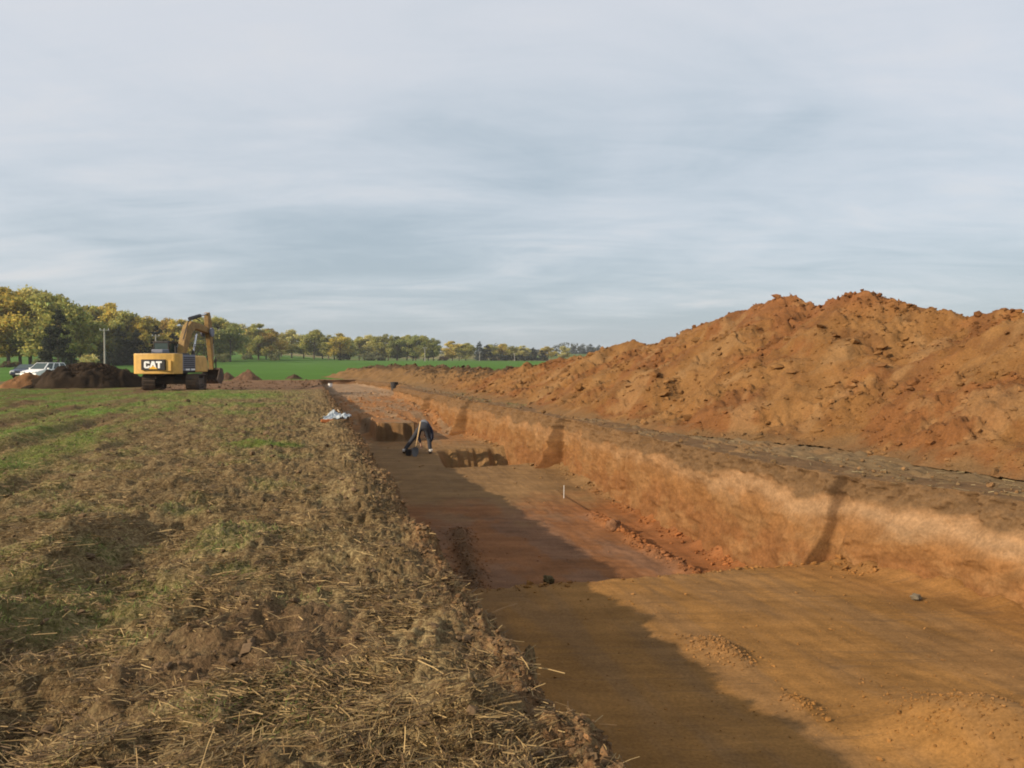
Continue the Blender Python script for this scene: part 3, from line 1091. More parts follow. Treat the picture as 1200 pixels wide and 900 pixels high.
col[old] = np.array((0.13, 0.085, 0.045)) * rng.uniform(0.7, 1.3, (old.sum(), 1))
col *= rng.uniform(0.70, 1.05, (n, 1)) * np.array((0.90, 0.84, 0.72))
ribbons('straw_litter', np.stack([x, y, z], -1), ang, length, width, tilt, rng.normal(0, 0.12, n), col, M_straw)

x, y = field_points(330000, 2.8, 45)
zones = field_zones(x, y)
g = zones[2]
k = rng.random(len(x)) < np.clip(g * 1.1, 0, 1) * 0.8
x, y = x[k], y[k]
n = len(x)
col = lerp(np.array((0.075, 0.120, 0.020)), np.array((0.165, 0.215, 0.045)), rng.random(n)) * rng.uniform(0.7, 1.2, (n, 1))
dry = rng.random(n) < 0.22
col[dry] = np.array((0.28, 0.22, 0.10)) * rng.uniform(0.7, 1.2, (dry.sum(), 1))
ribbons('short_grass', np.stack([x, y, field_z(x, y) - 0.003], -1), rng.uniform(0, 6.28, n), rng.uniform(0.03, 0.095, n) * (0.9 + 0.012 * y),
        rng.uniform(0.003, 0.006, n) * (0.7 + 0.08 * y), rng.uniform(0.35, 1.35, n), rng.normal(0, 0.15, n), col, M_grass)

# straw and weeds on the turf strip
n = 900
u = np.exp(rng.uniform(np.log(5.5), np.log(18), n))
vq = wall_v(u) + right_top(u) + rng.random(n) * 2.2
x, y = xy_of(u, vq)
k = fbm(x * 1.2, y * 1.2, 0, 2) + rng.random(n) * 0.4 > 0.15
x, y = x[k], y[k]
k = heap_h(x, y) < 0.03
x, y = x[k], y[k]
n = len(x)
tone = rng.random((n, 1))
ribbons('strip_straw', np.stack([x, y, strip_z(x, y) + 0.012], -1), rng.uniform(0, 6.28, n), rng.uniform(0.05, 0.2, n), rng.uniform(0.003, 0.006, n) * (0.7 + 0.06 * y),
        np.abs(rng.normal(0, 0.2, n)), rng.normal(0, 0.15, n), (1 - tone) * np.array((0.13, 0.10, 0.05)) + tone * np.array((0.36, 0.29, 0.15)), M_straw)
# ------------------------------------------------------------------ mesh builder


class MB:
    def __init__(self, M=None):
        self.v, self.f = [], []
        self.M = M or Matrix.Identity(4)

    def add(self, verts, faces):
        o = len(self.v)
        self.v += [tuple(self.M @ Vector(p)) for p in verts]
        self.f += [tuple(i + o for i in q) for q in faces]
        return self

    def box(self, x0, x1, y0, y1, z0, z1, rot=None):
        v = [(x, y, z) for z in (z0, z1) for y in (y0, y1) for x in (x0, x1)]
        if rot is not None:
            c = Vector(((x0 + x1) / 2, (y0 + y1) / 2, (z0 + z1) / 2))
            v = [c + rot @ (Vector(p) - c) for p in v]
        return self.add(v, [(0, 2, 3, 1), (4, 5, 7, 6), (0, 1, 5, 4), (2, 6, 7, 3), (0, 4, 6, 2), (1, 3, 7, 5)])

    def prism_x(self, prof, x0, x1, top_in=0.0):
        """(y,z) outline pushed out along x"""
        n = len(prof)
        v = [(x0, y, z) for y, z in prof] + [(x1, y, z) for y, z in prof]
        f = [tuple(range(n))[::-1], tuple(range(n, 2 * n))] + [(i, (i + 1) % n, n + (i + 1) % n, n + i) for i in range(n)]
        return self.add(v, f)

    def prism_z(self, prof, z0, z1):
        n = len(prof)
        v = [(x, y, z0) for x, y in prof] + [(x, y, z1) for x, y in prof]
        f = [tuple(range(n))[::-1], tuple(range(n, 2 * n))] + [(i, (i + 1) % n, n + (i + 1) % n, n + i) for i in range(n)]
        return self.add(v, f)

    def cyl(self, p0, p1, r0, r1=None, n=10):
        r1 = r0 if r1 is None else r1
        p0, p1 = Vector(p0), Vector(p1)
        q = (p1 - p0).to_track_quat('Z', 'Y')
        v = []
        for p, r in ((p0, r0), (p1, r1)):
            v += [p + q @ Vector((r * math.cos(6.28319 * i / n), r * math.sin(6.28319 * i / n), 0)) for i in range(n)]
        f = [tuple(range(n))[::-1], tuple(range(n, 2 * n))] + [(i, (i + 1) % n, n + (i + 1) % n, n + i) for i in range(n)]
        return self.add(v, f)

    def path(self, pts, r, n=6):
        rs = r if isinstance(r, (list, tuple)) else [r] * len(pts)
        for a, b, ra, rb in zip(pts[:-1], pts[1:], rs[:-1], rs[1:]):
            self.cyl(a, b, ra, rb, n)
        return self

    def build(self, name, mat, parent=None, bevel=0.0, smooth=False, cols=None):
        me = bpy.data.meshes.new(name)
        me.from_pydata(self.v, [], self.f)
        me.update()
        bm = bmesh.new()
        bm.from_mesh(me)
        bmesh.ops.recalc_face_normals(bm, faces=bm.faces)
        if bevel:
            eds = [e for e in bm.edges if len(e.link_faces) == 2 and e.calc_face_angle(0) > 0.6]
            bmesh.ops.bevel(bm, geom=eds, offset=bevel, segments=2, profile=0.6, affect='EDGES', clamp_overlap=True)
        if smooth:
            for f in bm.faces:
                f.smooth = True
        bm.to_mesh(me)
        bm.free()
        me.materials.append(mat)
        return link_mesh(name, me, parent)


# ------------------------------------------------------------------ paint and metal
M_yellow = plain('machine_yellow', (0.60, 0.36, 0.085), 0.5, 0.4, dirt=0.55, scale=1.6, dcol=(0.22, 0.13, 0.06))
M_yellow2 = plain('worn_yellow', (0.27, 0.168, 0.048), 0.6, 0.3, dirt=0.95, scale=3.0, dcol=(0.13, 0.08, 0.045))
M_black = plain('black_steel', (0.022, 0.022, 0.024), 0.6, 0.3, dirt=0.4, scale=3)
M_track = plain('muddy_track_steel', (0.07, 0.055, 0.045), 0.8, 0.2, dirt=0.95, scale=2.5, dcol=(0.17, 0.11, 0.065))
M_glass = plain('dark_glass', (0.035, 0.055, 0.05), 0.08, 0.6)
M_white = plain('white_paint', (0.78, 0.78, 0.76), 0.35, 0.5)
M_letter = plain('white_lettering', (0.85, 0.85, 0.83), 0.5, 0.3)
M_signal = plain('yellow_lettering', (0.75, 0.42, 0.03), 0.5, 0.3)
M_chrome = plain('chrome_rod', (0.6, 0.6, 0.6), 0.25, 0.5, metal=1.0)
M_greyb = plain('blue_grey_paint', (0.16, 0.18, 0.24), 0.5, 0.3, dirt=0.4)
M_navy = plain('dark_blue_paint', (0.018, 0.028, 0.06), 0.3, 0.5)
M_tyre = plain('tyre_rubber', (0.02, 0.02, 0.02), 0.85, 0.15)
M_rim = plain('wheel_rim', (0.4, 0.4, 0.42), 0.35, 0.5, metal=0.8)
M_lampg = plain('lamp_glass', (0.55, 0.57, 0.6), 0.15, 0.6)
M_conc = plain('weathered_pole', (0.36, 0.34, 0.31), 0.85, 0.1, dirt=0.4, scale=2)
M_wood = plain('pale_wood', (0.58, 0.40, 0.20), 0.7, 0.2)
M_steel = plain('shovel_steel', (0.085, 0.09, 0.095), 0.5, 0.4, dirt=0.5, scale=8)

# ------------------------------------------------------------------ excavator
EX_D = 48.0
ex = empty('excavator', (at(206, EX_D), EX_D, -0.03), R(-2.5))
tag(ex, 'yellow tracked excavator with a raised boom standing on the stubble field', 'excavator')
Mu = Matrix.Rotation(R(17.5), 4, 'Z')


def track(sx):
    m = MB(Mu)
    L2, r, zc = 1.62, 0.43, 0.47
    w = 0.36
    per = 4 * L2 + 2 * math.pi * r
    n = 46
    for i in range(n):
        s = per * i / n
        if s < 2 * L2:
            y, z, a = -L2 + s, zc + r, 0
        elif s < 2 * L2 + math.pi * r:
            t = (s - 2 * L2) / r
            y, z, a = L2 + r * math.sin(t), zc + r * math.cos(t), -t
        elif s < 4 * L2 + math.pi * r:
            y, z, a = L2 - (s - 2 * L2 - math.pi * r), zc - r, math.pi
        else:
            t = (s - 4 * L2 - math.pi * r) / r
            y, z, a = -L2 - r * math.sin(t), zc - r * math.cos(t), math.pi - t
        rot = Matrix.Rotation(a, 3, 'X')
        m.box(sx * 1.19 - w, sx * 1.19 + w, y - 0.085, y + 0.085, z - 0.03, z + 0.012, rot)
        up = rot @ Vector((0, 0, 1))
        m.box(sx * 1.19 - w, sx * 1.19 + w, y - 0.015 + up.y * 0.03, y + 0.015 + up.y * 0.03, z - 0.03 + up.z * 0.03, z + 0.03 + up.z * 0.03, rot)
    t = m.build('track', M_track, ex)
    f = MB(Mu)
    f.box(sx * 1.19 - 0.2, sx * 1.19 + 0.2, -1.55, 1.55, 0.28, 0.66)
    f.build('track_frame', M_track, t, 0.05)
    for nm, y, rr in (('drive_sprocket', -1.62, 0.36), ('idler_wheel', 1.62, 0.36)):
        MB(Mu).cyl((sx * 1.19 - 0.22, y, 0.47), (sx * 1.19 + 0.22, y, 0.47), rr, n=16).build(nm, M_track, t)
    for k in range(7):
        y = -1.2 + k * 0.4
        MB(Mu).cyl((sx * 1.19 - 0.25, y, 0.19), (sx * 1.19 + 0.25, y, 0.19), 0.11, n=10).build('track_roller', M_track, t)


track(-1), track(1)
MB(Mu).box(-1.0, 1.0, -0.75, 0.75, 0.38, 0.82).box(-1.1, 1.1, -1.1, -0.75, 0.34, 0.6).box(-1.1, 1.1, 0.75, 1.1, 0.34, 0.6).build('undercarriage', M_track, ex, 0.05)
MB().cyl((0, 0, 0.78), (0, 0, 1.06), 0.68, n=24).build('slewing_ring', M_black, ex)
MB().box(-1.30, 1.30, -1.95, 1.55, 1.02, 1.24).build('platform', M_black, ex, 0.03)
prof = [(1.36, -1.92), (1.36, -2.25)]
for i in range(0, 9):
    a = R(i * 90 / 8)
    prof.append((1.36 - 0.32 + 0.32 * math.cos(a), -2.25 - 0.34 * math.sin(a)))
for i in range(1, 6):
    x = 1.04 - 2.08 * i / 6
    prof.append((x, -2.59 - 0.13 * (1 - (x / 1.04) ** 2)))
for i in range(0, 9):
    a = R(90 + i * 90 / 8)
    prof.append((-1.36 + 0.32 + 0.32 * math.cos(a), -2.25 - 0.34 * math.sin(a)))
prof += [(-1.36, -2.25), (-1.36, -1.92)]
cw = MB().prism_z(prof, 0.98, 2.16).build('counterweight', M_yellow, ex, 0.07)
plate = MB().box(-0.70, 0.70, -2.790, -2.60, 1.20, 1.82).build('logo_panel', M_black, cw, 0.02)


def letter(polys, x0, w, h, z0, mat, name, y=-2.80):
    m = MB()
    for p in polys:
        n = len(p)
        v = [(x0 + a * w, y, z0 + b * h) for a, b in p] + [(x0 + a * w, y + 0.012, z0 + b * h) for a, b in p]
        m.add(v, [tuple(range(n)), tuple(range(n, 2 * n))[::-1]] + [(i, n + i, n + (i + 1) % n, (i + 1) % n) for i in range(n)])
    return m.build(name, mat, plate)


LH, LZ = 0.40, 1.31
letter([[(0, .15), (.18, 0), (.34, 0), (.34, 1), (.18, 1), (0, .85)], [(.34, .78), (.86, .66), (1, .66), (1, .85), (.84, 1), (.34, 1)],
        [(.34, 0), (.84, 0), (1, .15), (1, .36), (.66, .36), (.66, .22), (.34, .22)], [(.34, .22), (.345, .22), (.345, .78), (.34, .78)],
        [(.66, .66), (1, .66), (1, .70), (.66, .74)]], -0.52, 0.33, LH, LZ, M_letter, 'letter')
letter([[(0, 0), (.30, 0), (.44, .46), (.40, 1), (.30, 1)], [(.30, 1), (.40, 1), (.44, .46), (.56, .46), (.60, 1), (.70, 1), (.5, 1)],
        [(.60, 1), (.56, .46), (.70, 0), (1, 0), (.70, 1)]], -0.19, 0.40, LH, LZ, M_letter, 'letter')
letter([[(0, .76), (1, .76), (1, 1), (0, 1)], [(.33, 0), (.67, 0), (.67, .76), (.33, .76)]], 0.18, 0.35, LH, LZ, M_letter, 'letter')
letter([[(0, 0), (1, 0), (.5, 1)]], -0.26, 0.56, 0.19, LZ - 0.05, M_signal, 'yellow_triangle', -2.806)
MB().box(0.72, 1.02, -2.70, -2.60, 1.15, 1.75).build('access_panel', M_yellow, cw, 0.02)
MB().box(-1.28, 1.28, -1.93, -0.30, 1.24, 2.06).box(-1.10, 1.10, -1.85, -0.45, 2.06, 2.20).build('engine_hood', M_black, ex, 0.05)
sp = MB().box(1.285, 1.345, -1.90, -0.25, 1.16, 2.10).build('cooling_grille', M_greyb, ex, 0.015)
for k in range(6):
    MB().box(1.345, 1.362, -1.8, -0.35, 1.30 + k * 0.12, 1.36 + k * 0.12).build('grille_slat', M_black, sp)
MB().box(1.348, 1.366, -1.55, -1.05, 1.17, 1.27).build('model_plate', M_letter, sp)
MB().box(1.348, 1.366, -0.85, -0.35, 1.17, 1.27).build('model_plate', M_letter, sp)
MB().prism_x([(-0.22, 1.05), (1.55, 1.05), (1.62, 1.4), (1.35, 1.95), (1.1, 2.06), (-0.22, 2.06)], 0.42, 1.34).build('fuel_tank', M_yellow, ex, 0.08)
MB().box(-1.34, -1.28, -1.90, -0.25, 1.10, 2.08).build('side_door', M_yellow, ex, 0.02)
# cab on the far left front corner
cab = MB().box(-1.34, -0.36, -0.12, 1.62, 1.10, 1.62).build('cab', M_black, ex, 0.03)
MB().box(-1.34, -0.36, -0.12, 1.50, 2.82, 2.94).build('cab_roof', M_black, cab, 0.03)
for x in (-1.30, -0.40):
    for y, y2 in ((-0.08, -0.08), (0.75, 0.72), (1.58, 1.42)):
        MB().cyl((x, y, 1.6), (x, y2, 2.85), 0.045, n=6).build('cab_post', M_black, cab)
MB().box(-1.26, -0.44, -0.10, -0.085, 1.62, 2.82).build('rear_window', M_glass, cab)
MB().box(-0.395, -0.38, -0.06, 1.40, 1.62, 2.82).build('side_window', M_glass, cab)
MB().box(-1.315, -1.30, -0.06, 1.40, 1.62, 2.82).build('side_window', M_glass, cab)
MB().prism_x([(1.57, 1.62), (1.585, 1.62), (1.43, 2.82), (1.415, 2.82)], -1.26, -0.44).build('windscreen', M_glass, cab)
MB().box(-1.05, -0.65, 0.5, 0.95, 1.62, 2.35).build('seat', M_black, cab, 0.05)
MB().cyl((0.55, -1.1, 2.15), (0.55, -1.1, 2.62), 0.07).build('exhaust_pipe', M_black, ex)
MB().box(-0.75, -0.05, -1.5, -0.7, 2.2, 2.42).build('air_cleaner', M_greyb, ex, 0.05)
MB().path([(-1.2, -1.9, 2.15), (-1.2, -1.9, 2.55), (-1.2, -0.4, 2.55), (-1.2, -0.4, 2.1)], 0.022).build('handrail', M_black, ex)
MB().path([(1.2, 1.3, 2.0), (1.2, 1.3, 2.75), (1.2, 0.0, 2.75), (1.2, 0.0, 2.05)], 0.022).build('handrail', M_black, ex)
MB().box(-0.42, -0.24, 1.6, 1.66, 2.45, 2.75).build('mirror', M_white, ex, 0.02)
# boom, arm, bucket
bo = MB().prism_x([(0.25, 1.45), (0.58, 1.35), (1.22, 2.45), (1.92, 3.52), (2.4, 3.80), (4.6, 3.56), (4.85, 3.62), (4.80, 3.86), (3.0, 4.20), (1.95, 4.26), (1.40, 3.95), (0.80, 2.9)],
                  -0.20, 0.20).build('boom', M_yellow2, ex, 0.04)
for sx in (-1, 1):
    MB().cyl((sx * 0.255, 4.55, 3.66), (sx * 0.36, 4.55, 3.66), 0.30, n=16).build('pivot_cover', M_greyb, bo)
    c = MB().cyl((sx * 0.42, 0.95, 1.25), (sx * 0.42, 1.55, 2.35), 0.10).build('boom_cylinder', M_black, ex)
    MB().cyl((sx * 0.42, 1.55, 2.35), (sx * 0.36, 2.10, 3.45), 0.055).build('piston_rod', M_chrome, c)
c = MB().cyl((0, 1.95, 4.42), (0, 3.45, 4.70), 0.12).build('arm_cylinder', M_black, ex)
MB().cyl((0, 3.45, 4.70), (0, 4.55, 4.90), 0.07).build('piston_rod', M_chrome, c)
MB().path([(0.12, 0.8, 3.1), (0.12, 1.5, 4.22), (0.12, 2.3, 4.5), (0.12, 3.2, 4.36)], 0.04).build('hydraulic_hose', M_black, ex)
ar = MB().prism_x([(4.38, 4.95), (4.66, 5.0), (4.95, 4.3), (5.06, 3.5), (5.20, 1.25), (5.04, 1.15), (4.78, 2.6), (4.56, 3.4), (4.40, 4.2)], -0.15, 0.15).build('arm', M_yellow2, ex, 0.03)
c = MB().cyl((0, 5.14, 4.1), (0, 5.34, 2.9), 0.095).build('bucket_cylinder', M_black, ex)
MB().cyl((0, 5.34, 2.9), (0, 5.48, 2.0), 0.05).build('piston_rod', M_chrome, c)
MB().path([(0.14, 5.48, 1.98), (0.14, 5.2, 1.62)], 0.05).path([(-0.14, 5.48, 1.98), (-0.14, 5.2, 1.62)], 0.05).path([(0.14, 5.48, 1.98), (0.14, 5.52, 1.2)], 0.05)\
    .path([(-0.14, 5.48, 1.98), (-0.14, 5.52, 1.2)], 0.05).build('bucket_link', M_black, ex)
bk = MB()
outer = [(5.15, 1.28), (5.58, 1.22), (5.80, 0.85), (5.72, 0.45), (5.38, 0.22), (4.92, 0.22), (4.66, 0.42)]
inner = [(5.12, 1.18), (5.52, 1.12), (5.70, 0.83), (5.64, 0.52), (5.35, 0.32), (4.95, 0.31), (4.68, 0.46)]
for x0, x1, pr in ((-0.55, 0.55, None), (-0.58, -0.54, 1), (0.54, 0.58, 1)):
    if pr:
        bk.prism_x(outer, x0, x1)
    else:
        for i in range(len(outer) - 1):
            bk.prism_x([outer[i], outer[i + 1], inner[i + 1], inner[i]], x0, x1)
bko = bk.build('bucket', M_track, ex)
for k in range(5):
    x = -0.48 + k * 0.24
    MB().prism_x([(4.72, 0.36), (4.70, 0.46), (4.45, 0.58)], x - 0.05, x + 0.05).build('bucket_tooth', M_black, bko)

# ------------------------------------------------------------------ cars


def car(name, loc, heading, paint, label, H=1.58, L=4.35, van=0.0):
    r = empty(name, loc, heading)
    tag(r, label, 'car')
    h2 = L / 2
    W = 0.86
    low = [(-h2, 0.30), (h2 - 0.05, 0.28), (h2, 0.50), (h2 - 0.06, 0.74), (h2 - 0.35, 0.86), (h2 - 1.15, 0.99), (-h2 + 0.12, 1.0), (-h2 + 0.02, 0.8)]
    body = MB().prism_x(low, -W, W).build('body', paint, r, 0.07)
    y0, y1, y2, y3 = -h2 + 0.12, -h2 + 0.45, h2 - 1.85, h2 - 1.05
    gz = 0.98
    g = MB()
    b = [(-W + 0.04, y0, gz), (W - 0.04, y0, gz), (W - 0.04, y3, gz), (-W + 0.04, y3, gz)]
    t = [(-W + 0.20, y1, H), (W - 0.20, y1, H), (W - 0.20, y2, H), (-W + 0.20, y2, H)]
    g.add(b + t, [(0, 1, 5, 4), (1, 2, 6, 5), (2, 3, 7, 6), (3, 0, 4, 7), (4, 5, 6, 7)])
    roof = g.build('cabin', paint, r, 0.05)

    def pane(name, q, inset=0.10):
        c = sum((Vector(p) for p in q), Vector()) / 4
        nrm = (Vector(q[1]) - Vector(q[0])).cross(Vector(q[2]) - Vector(q[0])).normalized()
        if nrm.dot(c - Vector((0, 0, 1.2))) < 0:
            nrm = -nrm
        out = [c + (Vector(p) - c) * (1 - inset) + nrm * 0.006 for p in q]
        back = [p - nrm * 0.03 for p in out]
        MB().add(out + back, [(0, 1, 2, 3), (7, 6, 5, 4), (0, 4, 5, 1), (1, 5, 6, 2), (2, 6, 7, 3), (3, 7, 4, 0)]).build(name, M_glass, roof)
    pane('windscreen', [b[2], b[3], t[3], t[2]], 0.10)
    pane('rear_window', [b[0], b[1], t[1], t[0]], 0.12)
    for s, (i, j) in (('r', (1, 2)), ('l', (0, 3))):
        bb, be, tb, te = Vector(b[i]), Vector(b[j]), Vector(t[i]), Vector(t[j])
        for f0, f1 in ((0.03, 0.33), (0.35, 0.64), (0.66, 0.98)):
            pane('side_window', [tuple(bb.lerp(be, f0)), tuple(bb.lerp(be, f1)), tuple(tb.lerp(te, f1)), tuple(tb.lerp(te, f0))], 0.14)
    for sx in (-1, 1):
        for y in (-h2 + 0.80, h2 - 0.85):
            w = MB().cyl((sx * (W - 0.20), y, 0.31), (sx * (W + 0.015), y, 0.31), 0.31, n=18).build('wheel', M_tyre, r, 0.03)
            MB().cyl((sx * (W + 0.0), y, 0.31), (sx * (W + 0.025), y, 0.31), 0.20, n=14).build('rim', M_rim, w)
        MB().box(sx * 0.60 - 0.20, sx * 0.60 + 0.20, h2 - 0.20, h2 + 0.0, 0.64, 0.80).build('headlight', M_lampg, r, 0.03)
        MB().box(sx * (W + 0.10) - 0.10, sx * (W + 0.10) + 0.10, h2 - 1.50, h2 - 1.36, 0.98, 1.13).build('mirror', paint, r, 0.03)
    MB().box(-0.36, 0.36, h2 - 0.03, h2 + 0.012, 0.58, 0.70).build('radiator_grille', M_black, r, 0.01)
    MB().box(-0.80, 0.80, h2 - 0.04, h2 + 0.035, 0.30, 0.44).build('bumper', M_black, r, 0.03)
    MB().box(-0.26, 0.26, h2 + 0.03, h2 + 0.045, 0.40, 0.51).build('number_plate', M_letter, r)
    return r


def ground(x, y):
    return float(field_z(np.array([x]), np.array([y]))[0])


car('parked_car', (at(53, 75), 75, far_z(at(53, 75), 75) - 0.02), R(180 - 9), M_white, 'white family car parked behind the dark soil heap', 1.62)
car('parked_car', (at(33, 84), 84, far_z(at(33, 84), 84) - 0.02), R(180 + 8), M_navy, 'dark blue car parked to the left of the white one', 1.44)

# ------------------------------------------------------------------ smaller soil heaps on the field


def soil_heap(name, cx, cy, rx, ry, h, col, label, cat='soil heap', group=None, rot=0.0, power=1.0, res=70, mat=None, seed=0.0):
    a = np.linspace(-1.35, 1.35, res)
    A, B = np.meshgrid(a, a, indexing='ij')
    c, s = math.cos(rot), math.sin(rot)
    X = cx + (A * rx) * c - (B * ry) * s
    Y = cy + (A * rx) * s + (B * ry) * c
    d = np.sqrt(A ** 2 + B ** 2) + 0.16 * fbm(X * 0.6 + seed, Y * 0.6, 0, 3)
    hh = h * np.clip(1 - d ** power, -0.2, 1) + (0.16 * h * fbm(X * 1.3 + seed, Y * 1.3, 0, 4, 0.6) + 0.05 * fbm(X * 4, Y * 4 + seed, 0, 3, 0.6)) * ss(1.05, 0.7, d)
    Zg = field_z(X, Y, False)
    n = fbm(X * 1.1, Y * 1.1, 0, 3)
    cc = np.array(col) * (1 + 0.5 * n[..., None])
    o = grid_obj(name, X, Y, Zg + hh, mat or M_dark, cc, hh > -0.04)
    return tag(o, label, cat, group)


bx, by = at(104, 51), 51
heap_l = soil_heap('topsoil_heap', bx, by, 3.9, 2.2, 1.62, (0.030, 0.0205, 0.013), 'long dark topsoil heap between the parked cars and the excavator', power=1.7, rot=R(24), res=110)
# paler mound added at its left end, sunlight put into the colour
soil_heap('sunlit_heap_end', bx - 2.9, by - 1.35, 1.8, 1.2, 0.95, (0.165, 0.085, 0.038), 'left end of the dark heap, sunlit brown put into its colour', power=1.3, rot=R(24), res=60, seed=3.0)
G_h = 'small soil heaps along the field edge'
soil_heap('soil_mound', at(290, 73), 73, 1.35, 1.3, 1.0, (0.13, 0.075, 0.045), 'small pointed brown soil heap right of the excavator arm', 'soil heap', G_h, power=1.0, seed=5, res=50)
soil_heap('soil_mound', at(266, 74), 74, 0.95, 0.9, 0.62, (0.085, 0.052, 0.032), 'lowest dark soil heap just right of the excavator bucket', 'soil heap', G_h, power=1.1, seed=7, res=50)
soil_heap('soil_mound', at(345, 77), 77, 0.9, 0.8, 0.50, (0.075, 0.048, 0.03), 'tiny dark soil heap alone before the green meadow', 'soil heap', G_h, power=1.2, seed=9, res=50)
n = 2600
A = rng.normal(0, 0.45, (n, 2))
x = bx + A[:, 0] * 3.9 * math.cos(R(24)) - A[:, 1] * 2.2 * math.sin(R(24))
y = by + A[:, 0] * 3.9 * math.sin(R(24)) + A[:, 1] * 2.2 * math.cos(R(24))
dd = np.hypot(A[:, 0], A[:, 1])
hz = 1.62 * np.clip(1 - dd ** 1.7, 0, 1)
sz = powsize(n, 0.02, 0.11, 2.6)
tag(lumps('topsoil_crumbs', np.stack([x, y, field_z(x, y, False) + hz], -1), sz, np.array((0.045, 0.03, 0.019)) * rng.uniform(0.7, 1.5, (n, 1)), 1), kind='stuff')
# loose clods on the scraped strip and on the far end of the ridge
n = 1300
u = rng.uniform(49, 75, n)
vq = rng.uniform(-11, 0.2, n)
x, y = xy_of(u, vq)
k = rng.random(n) < 0.25 + 0.75 * ss(0.0, 0.3, perlin(u * 0.25, vq * 0.6)) + bumpf(u, 74, 1.0)
x, y = x[k], y[k]
sz = powsize(len(x), 0.03, 0.14, 2.6)
tag(lumps('scraped_clods', np.stack([x, y, field_z(x, y) + sz * 0.3], -1), sz,
          lerp(np.array((0.16, 0.092, 0.05)), np.array((0.08, 0.052, 0.032)), rng.random(len(x))), 1), kind='stuff')
n = 1500
i = rng.integers(20, len(RP) - 2, n)
t = rng.random(n)
x = RP[i, 0] + (RP[i + 1, 0] - RP[i, 0]) * t + rng.normal(0, 0.5, n)
y = RP[i, 1] + (RP[i + 1, 1] - RP[i, 1]) * t + rng.normal(0, 0.5, n)
k = perlin(x * 0.22, y * 0.22) > 0.05
x, y = x[k], y[k]
h = heap_h(x, y)
k = h > 0.3
x, y, h = x[k], y[k], h[k]
sz = powsize(len(x), 0.05, 0.22, 2.3)
tag(lumps('ridge_clods', np.stack([x, y, far_z(x, y) + h + sz * 0.2], -1), sz, np.array((0.085, 0.056, 0.034)) * rng.uniform(0.7, 1.4, (len(x), 1)), 1), kind='stuff')

# ------------------------------------------------------------------ person digging


def skin(name, verts, edges, radii, mat, parent, sub=2, root=0):
    me = bpy.data.meshes.new(name)
    me.from_pydata(verts, edges, [])
    me.update()
    o = link_mesh(name, me, parent)
    o.modifiers.new('skin', 'SKIN').use_smooth_shade = True
    sv = me.skin_vertices[0].data if me.skin_vertices else None
    if sv is None:
        bpy.context.view_layer.objects.active = o
        me.attributes  # keep
    for i, r in enumerate(radii):
        rr = r if isinstance(r, tuple) else (r, r)
        me.skin_vertices[0].data[i].radius = rr
    me.skin_vertices[0].data[root].use_root = True
    if sub:
        m = o.modifiers.new('sub', 'SUBSURF')
        m.levels = m.render_levels = sub
    me.materials.append(mat)
    return o


class Chain:
    def __init__(self):
        self.v, self.e, self.r = [], [], []

    def pt(self, p, r, prev=None):
        self.v.append(tuple(p))
        self.r.append(r)
        if prev is not None:
            self.e.append((prev, len(self.v) - 1))
        return len(self.v) - 1

    def run(self, prev, pts):
        for p, r in pts:
            prev = self.pt(p, r, prev)
        return prev


